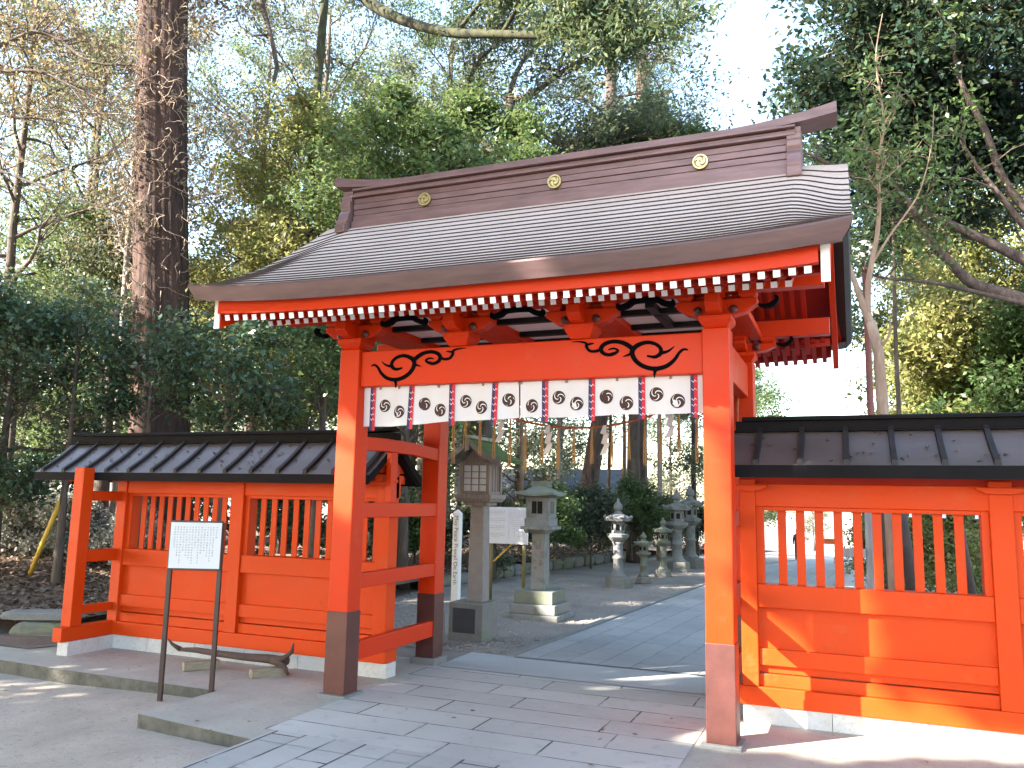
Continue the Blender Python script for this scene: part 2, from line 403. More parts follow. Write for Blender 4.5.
def solo(name, mb, mat, label, cat, loc=(0, 0, 0), group=None, smooth=False, bevel=0, rz=0, local=False):
    o = bpy.data.objects.new(name, mesh(name, mb, mat, (0, 0, 0) if local else loc, smooth)); link(o); o.location = loc; o.rotation_euler = (0, 0, rz)
    o['label'] = label; o['category'] = cat
    if group: o['group'] = group
    if bevel:
        b = o.modifiers.new('bevel', 'BEVEL'); b.width = bevel; b.segments = 2; b.limit_method = 'ANGLE'; b.angle_limit = rad(40)
    OFF[o.name] = tuple(loc); return o
def structure(name, mb, mat, smooth=False, kind='structure'):
    o = bpy.data.objects.new(name, mesh(name, mb, mat, (0, 0, 0), smooth)); link(o); o['kind'] = kind; return o
def copy_tree(o, parent=None):
    c = o.copy(); link(c)
    if parent: c.parent = parent
    for ch in list(o.children): copy_tree(ch, c)
    return c
def sm(t): t = max(0, min(1, t)); return t*t*(3-2*t)

# ------------------------------------------------------------------ ground, paths
def gz(x, y): return -max(0.0, y-17)*.042
rng = random.Random(3)
mb = MB()
def lin(a, b, n): return [a+(b-a)*i/(n-1) for i in range(n)]
ys = lin(-60, 16, 20)+lin(20, 120, 26)+[300, 600]
xs = [-600, -300, -150]+lin(-80, 80, 33)+[150, 300, 600]
mb.grid([[(x, y, -.125+gz(x, min(y, 130))) for x in xs] for y in ys]); structure('ground', mb, M['dirt'])
# trodden sand in front of the left fence
mb = MB()
def sandz(x, y):
    return -.112+.012*math.sin(x*1.7+y)+.010*math.sin(y*2.3-x)+.10*sm((x+3.2)/2.1)*sm((-y-.9)/.7)
mb.grid([[(x, y, sandz(x, y)) for x in lin(-14, -1.2, 52)] for y in lin(-9, 1.0, 40)]); structure('sand_ground', mb, M['sand'], True)
# gravel beside the shrine path, behind the gate
mb = MB()
mb.grid([[(x, y, -.012+gz(x, y)+.010*math.sin(x*2+y*1.3)) for x in lin(-6, 1.5, 30)] for y in lin(1.72, 30, 60)]); structure('gravel_ground', mb, M['gravel'], True)
# forecourt to the right of the path
mb = MB()
mb.grid([[(x, y, -.012+gz(x, y)) for x in lin(1.5, 30, 10)] for y in lin(.95, 70, 60)]); structure('forecourt', mb, M['road'], True)
# gate apron: concrete slab with its worn front edge
def slab(name, poly, z0, z1, mat, side):
    m = MB(); n = len(poly); m.cur = 0
    m.add([(x, y, z1) for x, y in poly], [tuple(range(n))])
    m.cur = 1
    m.add([(x, y, z1) for x, y in poly]+[(x, y, z0) for x, y in poly], [(i, n+i, n+(i+1) % n, (i+1) % n) for i in range(n)])
    o = structure(name, m, [mat, side])
    b = o.modifiers.new('bevel', 'BEVEL'); b.width = .008; b.segments = 2; b.limit_method = 'ANGLE'
    return o
slab('fence_apron', [(-9, -.42), (-5.4, -.16), (-4.2, -.22), (-2.37, -.22), (-2.37, 1.75), (-9, 1.75)], -.3, -.008, M['concrete'], M['kerbside'])
slab('gate_apron', [(-2.366, -1.06), (-1.9, -1.12), (-1.22, -1.2), (7, -1.2), (7, 1.72), (-2.366, 1.72)], -.3, .0, M['concrete'], M['kerbside'])
mb = MB().add([(-1.3, -.97, .004), (1.46, -.97, .004), (1.46, 1.46, .004), (-1.3, 1.46, .004)], [(0, 1, 2, 3)]); structure('gate_paving', mb, M['pave'])
mb = MB().add([(-1.22, -12, .002), (5.5, -12, .002), (5.5, -1.2, .002), (-1.22, -1.2, .002)], [(0, 1, 2, 3)])
mb.add([(-1.22, -1.2, .004), (1.5, -1.2, .004), (1.5, -.972, .004), (-1.22, -.972, .004)], [(0, 1, 2, 3)]); structure('approach_path', mb, M['pavelong'])
mb = MB().add([(-1.24, 1.46, .008), (1.52, 1.46, .008), (1.52, 2.15, .010), (.9, 2.22, .010), (-1.24, 2.26, .008)], [(0, 1, 2, 3, 4)]); structure('threshold_strip', mb, M['strip'])
mb = MB()
mb.grid([[(-.74+u*2.2+.062*(y-2.2), y, .018+gz(0, y)) for u in (0, .25, .5, .75, 1)] for y in [2.2]+lin(4, 40, 30)]); structure('shrine_path', mb, M['pavefar'])
mb = MB()
for i in range(28):
    y = 2.24+i*.9; x = -.80+.062*(y-2.2)
    mb.beam((x, y, .012+gz(0, y)), (x+.055, y+.885, .012+gz(0, y+.9)), .09, .05)
structure('path_kerb', mb, M['stone'])
# forest floor: bank of leaf litter behind the left fence and beyond the gravel
def floorz(x, y):
    e = min(sm((-5.75-x)/.5) if y < 2 else 1, 1)
    return .16+.10*sm((y-1.5)/4)+.25*sm((-x-7)/6)*sm((y+1)/5)+.05*math.sin(x*1.3+y*.7)+gz(x, y)
mb = MB()
mb.grid([[(x, y, floorz(x, y)) for x in lin(-60, -5.75, 60)] for y in lin(.95, 2.4, 5)+lin(3.5, 70, 40)])
mb.grid([[(x*(1)+0.0, y, floorz(x, y)-.02) for x in lin(-5.78, -4.35+.07*min(max(y-8, 0), 14), 8)] for y in lin(2.4, 70, 50)])
structure('forest_floor', mb, M['litter'], True)
mb = MB().add([(-9, .22, .0), (-5.3, .30, .0), (-5.05, .9, .0), (-4.9, 1.6, .0), (-9, 1.6, .0)], [(0, 1, 2, 3, 4)]); structure('bank_soil', mb, M['litter'])

# ------------------------------------------------------------------ the gate
XC = .125
FX = (-1.407, 1.640); PW = .0945; FY, RY = .0945, 1.615; YC = .854
gate = thing('shrine_gate', 'vermilion four-post shrine gate with brown shingled roof and gold crests, straddling the paved path', 'gate', (XC, YC, 0))
for py in (FY, RY):
    for px in FX:
        m = MB().box(px-PW, px+PW, py-PW, py+PW, .6, 2.835)
        po = part('post', m, M['red'], gate, bevel=.008)
        m = MB().box(px-PW-.004, px+PW+.004, py-PW-.004, py+PW+.004, .022, .667)
        part('post_shoe', m, M['shoe'], po, bevel=.004)
        m = MB().box(px-.135, px+.135, py-.135, py+.135, -.02, .022 if py == FY else .06)
        part('base_stone', m, M['stone'], po, bevel=.008)
# front and rear head beams, side beams
for y0, y1 in ((.035, .165), (1.545, 1.675)):
    m = MB().box(FX[0]+PW, FX[1]-PW, y0, y1, 2.515, 2.815); hb = part('head_beam', m, M['red'], gate, bevel=.008)
    if y0 < 1: front_beam = hb
for px in FX:
    m = MB().box(px-.05, px+.05, FY+PW, RY-PW, 2.52, 2.80); part('side_beam', m, M['red'], gate, bevel=.008)
# low side rails between front and rear posts, with the short strut
for px, s in ((-1.355, 1), (1.588, -1)):
    for z0, z1 in ((.262, .41), (.84, .962), (1.42, 1.545)):
        m = MB().box(px-.033, px+.033, FY+PW, RY-PW, z0, z1); part('side_rail', m, M['red'], gate, bevel=.006)
    pr = [(FY+PW, 1.99), (.55, 2.0), (1.0, 1.995), (RY-PW, 1.965), (RY-PW, 2.085), (1.0, 2.11), (.55, 2.115), (FY+PW, 2.105)]
    m = MB().prism(pr, 'x', px-.033, px+.033); part('side_rail', m, M['red'], gate, bevel=.006)
    m = MB().box(px-.028, px+.028, .63, .735, 1.545, 1.998); part('strut', m, M['red'], gate, bevel=.005)
# scroll ornaments on the front beam
def px2(p): # scroll drawn on a 1024-wide sheet -> metres along the beam
    return (-1.278+(p[0]-80)*.00168, 2.80-(p[1]-45)*.00136)
def smoothline(pts, n=6):
    out = []
    for i in range(len(pts)-1):
        p0 = pts[max(i-1, 0)]; p1 = pts[i]; p2_ = pts[i+1]; p3 = pts[min(i+2, len(pts)-1)]
        for k in range(n):
            t = k/n
            out.append(tuple(.5*((2*p1[j])+(-p0[j]+p2_[j])*t+(2*p0[j]-5*p1[j]+4*p2_[j]-p3[j])*t*t+(-p0[j]+3*p1[j]-3*p2_[j]+p3[j])*t**3) for j in (0, 1)))
    return out+[pts[-1]]
strokes = [
    ([(122, 128), (140, 122), (160, 140), (180, 175), (215, 208), (262, 220), (308, 208), (345, 178), (364, 140), (362, 108), (335, 84), (298, 74), (262, 86), (240, 112), (242, 140), (266, 156), (300, 148)], [8, 14, 16, 20, 24, 26, 26, 26, 28, 30, 26, 22, 20, 22, 24, 20, 10]),
    ([(180, 104), (208, 128), (240, 136)], [3, 14, 22]),
    ([(358, 112), (385, 84), (420, 64), (462, 60), (495, 74), (508, 98), (496, 122), (468, 132), (440, 122), (430, 108), (452, 98), (474, 104)], [26, 28, 24, 22, 24, 26, 22, 20, 18, 12, 12, 6]),
    ([(500, 92), (530, 108), (560, 104), (575, 80), (578, 60), (606, 50), (645, 48)], [16, 18, 16, 18, 14, 9, 3]),
    ([(540, 62), (560, 66), (578, 70)], [4, 12, 16]),
    ([(258, 212), (266, 240), (267, 270)], [30, 16, 4]),
    ([(362, 128), (384, 138), (406, 146)], [22, 12, 3]),
    ([(455, 118), (462, 128), (470, 134)], [4, 8, 12])]
for mirror in (False, True):
    m = MB()
    for k, (pts, ws) in enumerate(strokes):
        P = [px2(p) for p in pts]
        if mirror: P = [(.2335-x, z) for x, z in P]
        n = 6; SP = smoothline(P, n); SW = []
        for i in range(len(ws)-1): SW += [ws[i]+(ws[i+1]-ws[i])*q/n for q in range(n)]
        SW.append(ws[-1])
        m.ribbon(SP, [w*.00125 for w in SW], .0285-.0006*k, .0356)
    part('scroll_ornament', m, M['flatblack'], front_beam)
# bracket sets on the beams, front and rear
BX = (FX[0], -.40, .63, FX[1])
def boat(cx, half, z0, z1):
    return [(cx-half*.42, z0), (cx+half*.42, z0), (cx+half*.72, z0+(z1-z0)*.18), (cx+half*.93, z0+(z1-z0)*.55), (cx+half, z0+(z1-z0)*.62), (cx+half, z1), (cx-half, z1), (cx-half, z0+(z1-z0)*.62), (cx-half*.93, z0+(z1-z0)*.55), (cx-half*.72, z0+(z1-z0)*.18)]
for by in (FY, RY):
    dz = .046 if by == FY else 0.0
    for i, bx in enumerate(BX):
        m = MB().frus(bx, by, 2.816 if i in (1, 2) else 2.836, 2.885, .075, .075, .115, .115).box(bx-.115, bx+.115, by-.115, by+.115, 2.885, 2.925)
        bk = part('bracket', m, M['red'], gate, bevel=.005)
        m = MB().prism(boat(bx, .285, 2.925, 3.0+dz), 'y', by-.055, by+.055); part('bracket_arm', m, M['red'], bk, bevel=.005)
        m = MB().prism([(by-.26, 2.975), (by-.2, 2.935), (by-.1, 2.926), (by+.1, 2.926), (by+.2, 2.935), (by+.26, 2.975), (by+.26, 3.0+dz), (by-.26, 3.0+dz)], 'x', bx-.05, bx+.05); part('bracket_arm', m, M['red'], bk, bevel=.005)
        for dx, dy in ((-.22, 0), (0, 0), (.22, 0), (0, -.2), (0, .2)):
            m = MB().frus(bx+dx, by+dy, 3.001+dz, 3.025+dz, .04, .04, .062, .062).box(bx+dx-.062, bx+dx+.062, by+dy-.062, by+dy+.062, 3.025+dz, 3.052+dz)
            part('bearing_block', m, M['red'], bk, bevel=.003)
        for dx in (-.125, .125):
            m = MB().lathe([(.030, 0), (.034, .012), (.020, .02), (.012, .03)], 0, 0, 0, 8)
            m.v = [(bx+dx+x, by-.058-z, 2.965+y) for x, y, z in m.v]
            part('rosette', m, M['shoe'], bk)
    m = MB().box(-2.12, 2.37, by-.055, by+.055, 3.053+dz, 3.20); part('purlin', m, M['red'], gate, bevel=.006)
# black frog-leg arches between the bracket sets
def arch(m, x0, x1, y0, y1, lo=3.005, hi=3.043):
    w = x1-x0
    P = [(x0-.012, lo+.028), (x0-.005, lo-.002), (x0+.03, lo), (x0+.07, lo+.014), (x0+.12, hi), (x1-.12, hi), (x1-.07, lo+.014), (x1-.03, lo), (x1+.005, lo-.002), (x1+.012, lo+.028)]
    SP = smoothline(P, 5); n = len(SP)
    ws = [.010+.030*math.sin(PI*min(1, 6*min(i, n-1-i)/n)/2) for i in range(n)]
    m.ribbon(SP, ws, y0, y1)
for by in (FY-.10, RY+.06):
    for a, b in zip(BX[:-1], BX[1:]):
        m = MB(); arch(m, a+.31, b-.31, by, by+.05, 3.035, 3.075); part('arched_trim', m, M['flatblack'], gate)
for by in (FY, RY):     # carved black noses outside the end brackets
    for bx, s in ((BX[0], -1), (BX[-1], 1)):
        m = MB(); P = [(bx+s*.29, 3.0), (bx+s*.34, 2.985), (bx+s*.39, 3.0), (bx+s*.42, 3.035), (bx+s*.40, 3.055)]
        m.ribbon(smoothline(P, 4), [.012+.003*k for k in range(8)]+[.034-.003*k for k in range(9)], by-.03, by+.03); part('carved_nose', m, M['flatblack'], gate)
# flat ceiling between the purlins: pale panels with red joists and black battens
m = MB().box(-1.5, 1.73, FY+.06, RY-.06, 3.10, 3.115); part('ceiling_panel', m, M['pink'], gate)
for bx in BX:
    m = MB().box(bx-.17, bx+.17, FY+.056, RY-.056, 3.04, 3.098); part('ceiling_joist', m, M['red'], gate, bevel=.004)
for y in (.42, .95, 1.33):
    for a, b in zip(BX[:-1], BX[1:]):
        m = MB().box(a+.172, b-.172, y-.03, y+.03, 3.055, 3.098); part('ceiling_batten', m, M['black'], gate)
for y0, y1 in ((FY+.057, .388), (.452, .918)):
    m = MB().box(1.10, 1.17, y0, y1, 3.05, 3.097); part('ceiling_batten', m, M['black'], gate)

# roof surface
X0R, X1R = XC-2.43, XC+2.43
EAVE = 1.805
def prof(a): u = EAVE-a; return 3.155+.455*u+.10*u*u
def ssx(x): return sm((abs(x-XC)-2.02)/.41)
def roofpt(x, a, side, dz=0.0):
    """a = nominal row distance from the ridge; rows sweep down the slope near the verge"""
    t = a/EAVE; e = ssx(x)
    aa = a + e*.27*math.sin(PI*min(1, t))**.8*(1 if t < 1 else 0)
    aa = min(aa, EAVE)
    z = prof(aa)-.035*e*(1-t)**.7 if t < 1 else prof(aa)
    z += .07*(abs(x-XC)/2.43)**4*t**2
    return (x, YC+side*aa, z+dz)
XS = lin(X0R, XC-1.9, 12)+lin(XC-1.75, XC+1.75, 24)+lin(XC+1.9, X1R, 12)
NROW = 18
for side in (-1, 1):
    m = MB()
    for i in range(NROW):
        a0 = EAVE*i/NROW; a1 = EAVE*(i+1)/NROW
        lip = .0095
        rows = [[roofpt(x, a0, side, -.002) for x in XS], [roofpt(x, a1, side, lip) for x in XS]]
        shaded_butt = [[roofpt(x, a1, side, lip) for x in XS], [roofpt(x, a1-.005, side, -.004) for x in XS]]
        if side > 0: rows = [list(reversed(r)) for r in rows]; shaded_butt = [list(reversed(r)) for r in shaded_butt]
        m.cur = 0; m.grid(rows); m.cur = 1; m.grid(shaded_butt)
    part('shingle_roof', m, [M['roof'], M['shaded_butt']], gate)
TH = .115
# eave fascia and verge edges, underside
def under(x, aa): return prof(aa)-TH-.004+.07*(abs(x-XC)/2.43)**4*(aa/EAVE)**2
for side in (-1, 1):
    m = MB(); top = []; top2 = []; mid = []; bot = []; ins = []
    for x in XS:
        p = roofpt(x, EAVE, side, .006); ix = XC+(x-XC)*.976
        top.append((x, p[1]+side*.008, p[2]+.003)); top2.append((x, p[1]+side*.012, p[2]-.012))
        mid.append((XC+(x-XC)*.992, p[1]-side*.008, p[2]-.065)); bot.append((ix, p[1]-side*.032, p[2]-TH-.006)); ins.append((ix, p[1]-side*.20, p[2]-TH+.03))
    R = [[(x, p[1]-side*.02, p[2]) for x, p in zip(XS, top)], top, top2, mid, bot, ins]
    if side > 0: R = [list(reversed(r)) for r in R]
    m.grid(R); part('eave_fascia', m, M['fascia'], gate)
for vx, s in ((X0R, -1), (X1R, 1)):
    m = MB(); A = []; B = []; C_ = []
    for side in (-1, 1):
        rng_a = lin(EAVE, 0, 22) if side < 0 else lin(0, EAVE, 22)[1:]
        for a in rng_a:
            # follow the verge by its true run
            e = a
            y = YC+side*e; t = e/EAVE
            # find nominal a whose swept run equals e
            lo, hi = 0.0, EAVE
            for _ in range(24):
                mi = (lo+hi)/2
                if roofpt(vx, mi, 1)[1]-YC < e: lo = mi
                else: hi = mi
            z = roofpt(vx, (lo+hi)/2, 1)[2]
            A.append((vx, y, z+.004)); B.append((vx-s*.012, y, z-.06)); C_.append((vx-s*.055, y, z-TH+.004))
    C_ = [(p[0], YC+max(-EAVE+.04, min(EAVE-.04, p[1]-YC)), p[2]) for p in C_]
    D = [(vx-s*.14, YC+max(-EAVE+.12, min(EAVE-.12, p[1]-YC)), p[2]+.035) for p in C_]
    rows = [A, B, C_, D]
    m.grid(rows if s > 0 else [list(reversed(r)) for r in rows]); part('verge_edge', m, M['verge'], gate)
# roof deck underside
for side in (-1, 1):
    m = MB(); rows = []
    for a in lin(0.0, EAVE-.06, 14):
        rows.append([(x, YC+side*a, under(x, a)+.012) for x in lin(X0R+.06, X1R-.06, 30)])
    if side < 0: rows.reverse()
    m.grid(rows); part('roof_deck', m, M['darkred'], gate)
# bargeboards with white tips
for hx, s in ((-2.135, -1), (2.398, 1)):
    m = MB(); pts = []
    N = 26
    for i in range(N+1):
        y = -.80+(3.308)*i/N; e = abs(y-YC)
        zt = under(hx, min(e, EAVE))-.002; pts.append((y, zt))
    h = lambda y: .235-.02*math.cos((y-YC)*1.8)
    vs = []; n = len(pts)
    for xx in (hx-.024, hx+.024):
        vs += [(xx, y, z) for y, z in pts]+[(xx, y, z-h(y)) for y, z in pts]
    fs = []
    for i in range(n-1):
        a, b, c, d = i, i+1, n+i+1, n+i
        fs += [(a, d, c, b), (2*n+a, 2*n+b, 2*n+c, 2*n+d), (a, b, 2*n+b, 2*n+a), (d, 2*n+d, 2*n+c, c)]
    fs += [(0, 2*n, 3*n, n), (n-1, 2*n-1, 4*n-1, 3*n-1)]
    m.add(vs, fs); bb = part('bargeboard', m, M['red'], gate)
    for yy, sd in ((-.803, -1), (2.511, 1)):
        zt = under(hx, abs(yy-YC))
        m = MB().box(hx-.0255, hx+.0255, min(yy, yy-sd*.01), max(yy, yy-sd*.01), zt-.252, zt-.012); part('bargeboard_tip', m, M['white'], bb)
# eave boards and rafters
def eaveboard(name, y, z0, z1, th, mat):
    for side in (-1, 1):
        m = MB(); yy = YC+side*(YC-y)
        rows = []
        for x in lin(-2.10, 2.36, 30):
            sori = .05*(abs(x-XC)/2.43)**4
            rows.append([(x, yy, z0+sori), (x, yy, z1+sori), (x, yy-side*th, z1+sori), (x, yy-side*th, z0+sori), (x, yy, z0+sori)])
        m.grid(rows if side > 0 else [list(reversed(r)) for r in rows]); part(name, m, mat, gate)
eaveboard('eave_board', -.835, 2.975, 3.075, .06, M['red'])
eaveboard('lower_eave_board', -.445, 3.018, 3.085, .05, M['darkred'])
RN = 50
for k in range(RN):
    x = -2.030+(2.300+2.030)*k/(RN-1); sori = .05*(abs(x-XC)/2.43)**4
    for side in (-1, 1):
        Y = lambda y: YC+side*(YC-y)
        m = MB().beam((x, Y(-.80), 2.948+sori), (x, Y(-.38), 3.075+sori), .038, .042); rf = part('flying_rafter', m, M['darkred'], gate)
        if side < 0:
            m = MB().beam((x, Y(-.803), 2.947+sori), (x, Y(-.796), 2.949+sori), .041, .044); part('rafter_tip', m, M['white'], rf)
for k in range(RN-1):
    x = -2.030+(2.300+2.030)*(k+.5)/(RN-1)
    if abs(x-XC) > 2.10: continue
    for side in (-1, 1):
        Y = lambda y: YC+side*(YC-y)
        m = MB().beam((x, Y(-.44), 2.998), (x, Y(.095), 3.232), .037, .042).beam((x, Y(.095), 3.232), (x, Y(.84), 3.66), .037, .042)
        rf = part('base_rafter', m, M['darkred'], gate)
        if side < 0:
            m = MB().beam((x, Y(-.443), 2.9965), (x, Y(-.436), 2.9995), .040, .040); part('rafter_tip', m, M['pink'], rf)
m = MB().box(-2.1, 2.36, YC-.06, YC+.06, 3.60, 3.78); part('ridge_purlin', m, M['red'], gate)
# ridge: layered copper box with flared cap
RZ = 4.175
ridge = part('ridge', MB().box(-1.94, 2.18, YC-.150, YC+.150, RZ, RZ+.085), M['ridge'], gate, bevel=.006)
m = MB()
for k, (h0, h1, hw) in enumerate(((.091, .144, .120), (.150, .204, .116), (.210, .264, .121), (.270, .322, .115), (.330, .352, .152), (.360, .382, .130), (.390, .409, .168))):
    m.box(-1.94, 2.18, YC-hw, YC+hw, RZ+h0, RZ+h1)
part('ridge_course', m, M['ridge'], ridge, bevel=.004)
m = MB(); rows = []
for x in lin(-2.165, 2.49, 40):
    d = max(0, abs(x-.16)-1.5); c = .085*d*d/.69; c2 = .02*d
    w = .125+.012*d
    z0 = RZ+.412+c*.75; z1 = RZ+.49+c*.95+c2
    rows.append([(x, YC-w, z0), (x, YC-w, z1-.022), (x, YC-w*.55, z1), (x, YC+w*.55, z1), (x, YC+w, z1-.022), (x, YC+w, z0), (x, YC-w, z0)])
m.grid([list(reversed(r)) for r in rows])
o = len(m.v); n = 7
m.f.append(tuple(range(0, 6))); m.mi.append(0); m.f.append(tuple(len(m.v)-7+k for k in reversed(range(6)))); m.mi.append(0)
part('ridge_cap', m, M['ridge'], ridge)
for cx_, s in ((-2.01, -1), (2.165, 1)):      # stepped end ornaments
    m = MB()
    prof_ = [(-.245, -.045), (-.245, .035), (-.215, .04), (-.225, .075), (-.20, .085), (-.18, .16), (-.15, .20), (-.165, .235), (-.17, .28), (-.14, .30), (-.145, .345), (-.12, .355), (-.125, .405), (.125, .405), (.12, .355), (.145, .345), (.14, .30), (.17, .28), (.165, .235), (.15, .20), (.18, .16), (.20, .085), (.225, .075), (.215, .04), (.245, .035), (.245, -.045)]
    m.prism([(YC+y, RZ+z) for y, z in prof_], 'x', cx_-.055, cx_+.055); part('ridge_end', m, M['ridge'], ridge, bevel=.006)
def comma(m, cx, cz, y0, y1, R, wid, swirl=1, a0=0, n=10):
    for q in range(3):
        P = []; Wd = []
        for i in range(n+1):
            t = i/n; r = R*(.16+.80*t); a = a0+q*2*PI/3+swirl*(2.5*t)
            P.append((cx+r*math.cos(a), cz+r*math.sin(a))); Wd.append(wid*math.sin(PI*min(1, .12+t*.9))**.7*R+.0005)
        m.ribbon(P, Wd, y0, y1)
for gx in (-1.139, .16, 1.434):
    m = MB(); n0 = 0
    for r, y in ((.062, 0), (.062, -.018), (.054, -.024), (.05, -.018)): pass
    m.lathe([(.064, 0), (.064, .016), (.058, .024), (.050, .018)], 0, 0, 0, 28)
    m.v = [(gx+x, YC-.119-z, RZ+.213+y) for x, y, z in m.v]
    m.mi = [1]*len(m.f); m.cur = 0; m.ribbon([(gx+.057*math.cos(k*PI/12), RZ+.213+.057*math.sin(k*PI/12)) for k in range(25)], [.012]*25, YC-.150, YC-.135)
    comma(m, gx, RZ+.213, YC-.151, YC-.133, .047, .50, 1, .5)
    part('gold_crest', m, [M['gold'], M['golddark']], ridge)

# ------------------------------------------------------------------ curtain under the beam
cur = thing('shrine_curtain', 'white cotton curtain with dark comma crests and ribbons hung under the gate beam', 'curtain', (XC, .11, 2.5))
def cy(x, z): return .102+.016*math.sin(x*8.3)*((2.5-z)/.3)+.011*math.sin(x*17+1)*((2.5-z)/.3)+.004*math.sin(x*41)
def cbot(x): return 2.178+.034*sm((x+1.3)/1.3)*1.0+.03*((x+1.3)/2.85)+.006*math.sin(x*8.4)
RIB = (-1.22, -.847, -.474, -.094, .326, .705, 1.086, 1.47)
for a, b in ((-1.311, .109), (.121, 1.544)):
    m = MB(); rows = []
    for x in lin(a, b, 60):
        zb = cbot(x); rows.append([(x, cy(x, z), z) for z in lin(2.514, zb, 8)])
    m.grid(rows); part('cotton_panel', m, M['cloth'], cur, smooth=True)
for r in RIB:
    m = MB(); zb = cbot(r)-.035
    for k, (xa, xb) in enumerate(((r-.026, r), (r, r+.026))):
        m.cur = k; m.grid([[(xa, cy(r, z)-.006, z), (xb, cy(r, z)-.006, z)] for z in lin(zb, 2.512, 8)])
    m.cur = 2; rr = random.Random(int(r*1000))
    for z in (2.46, 2.40, 2.345, 2.29, 2.235):
        z += rr.uniform(-.01, .01); P = [(r-.018, z+.006), (r-.004, z-.008), (r+.006, z+.008), (r+.02, z-.004)]
        m.ribbon(P, [.003, .0045, .004, .0025], cy(r, z)-.0075, cy(r, z)-.0065)
    part('ribbon', m, [M['navy'], M['crimson'], M['paper']], cur)
EMB = [(-1.325, 2.30), (-1.102, 2.355), (-.956, 2.30), (-.727, 2.362), (-.583, 2.308), (-.352, 2.372), (-.206, 2.318), (.022, 2.374), (.219, 2.322), (.44, 2.380), (.588, 2.328), (.816, 2.377), (.97, 2.325), (1.196, 2.382), (1.353, 2.328), (1.525, 2.37)]
for ex, ez in EMB:
    m = MB(); n = 28
    lim = lambda x: max(-1.310, min(1.543, x))
    m.add([(lim(ex+.053*math.cos(2*PI*k/n)), 0, ez+.053*math.sin(2*PI*k/n)) for k in range(n)], [tuple(range(n))])
    m.v = [(x, cy(x, z)-.003, z) for x, y, z in m.v]
    m.cur = 1; k0 = len(m.v); comma(m, ex, ez, 0, .0008, .051, .115, -1, .3)
    m.v = m.v[:k0]+[(x, cy(x, z)-.0045+y, z) for x, y, z in m.v[k0:]]
    if -1.26 < ex < 1.49: part('comma_crest', m, [M['mon'], M['paper']], cur)
for hx in (-1.15, -.97, -.6, -.2, .11, .13, .5, .9, 1.3):
    m = MB().box(hx-.008, hx+.008, .092, .104, 2.492, 2.516); part('curtain_ring', m, M['ridge'], cur)

# rope with straw tassels and paper streamers between the rear posts
def ropez(x): return 2.278+.195*((x-.15)/.93)**2 if x < .75 else 2.360+.40*((x-.75)/.98)**1.15
ry = 1.54
m = MB(); pts = [(x, ry, min(2.80, ropez(x))) for x in lin(-1.31, 1.55, 40)]
m.tube(pts, .011, 8)
m.tube([(1.60, 1.50, 2.78), (1.615, 1.488, 2.6), (1.60, 1.49, 2.42), (1.605, 1.492, 2.25)], [.012, .012, .010, .006], 6)
solo('sacred_rope', m, M['rope'], 'thin reddish sacred rope sagging between the two rear gate posts', 'rope', (0.1, ry, 2.28), smooth=True)
STR = [(-1.172, 1.917), (-1.044, 2.056), (-.88, 2.01), (-.727, 1.977), (-.557, 1.90), (-.4, 1.85), (-.227, 1.93), (-.065, 1.88), (.093, 1.93), (.269, 1.92), (.461, 1.90), (.62, 1.959), (.769, 1.914), (.915, 1.93), (1.08, 1.98), (1.24, 1.95)]
rr = random.Random(5)
for i, (sx, sb) in enumerate(STR):
    st = ropez(sx)-.008; m = MB()
    n = 7
    for k in range(n):
        a = 2*PI*k/n; L = rr.uniform(0, .04)
        m.tube([(sx+.003*math.cos(a), ry+.003*math.sin(a), st), (sx+.010*math.cos(a), ry+.010*math.sin(a), (st*.5+sb*.5)), (sx+.016*math.cos(a)+rr.uniform(-.004, .004), ry+.016*math.sin(a), sb+L)], [.0032, .0045, .0025], 4)
    where = 'leftmost' if i == 0 else 'rightmost' if i == len(STR)-1 else None
    solo('straw_tassel', m, M['straw'], 'thin bundle of straw hanging straight down from the sagging sacred rope', 'straw tassel', (sx, ry, sb), 'straw tassels on the sacred rope')
SH = [(-.65, 'zigzag white paper streamer on the rope directly above the wooden lantern roof'), (-.155, 'zigzag white paper streamer on the rope above the square stone lantern'), (.40, 'zigzag white paper streamer on the rope in front of the leaning dark pine trunk'), (1.0, 'zigzag white paper streamer on the rope nearest the right front post')]
for sx, lab in SH:
    m = MB(); zt = ropez(sx); y = ry-.03
    seg = [(0, 0, .03), (-.012, -.07, .055), (.022, -.085, .05), (.005, -.165, .055), (.035, -.18, .05), (.0, -.275, .055)]
    for k in range(len(seg)-1):
        (a, za, w), (b, zb, w2) = seg[k], seg[k+1]
        m.add([(sx+a-w/2, y-.012*k, zt+za), (sx+a+w/2, y-.012*k+.01, zt+za+.01), (sx+b+w2/2, y-.012*(k+1)+.01, zt+zb+.01), (sx+b-w2/2, y-.012*(k+1), zt+zb)], [(0, 1, 2, 3)])
    solo('paper_streamer', m, M['paper'], lab, 'paper streamer', (sx, y, zt-.28), 'paper streamers on the sacred rope')

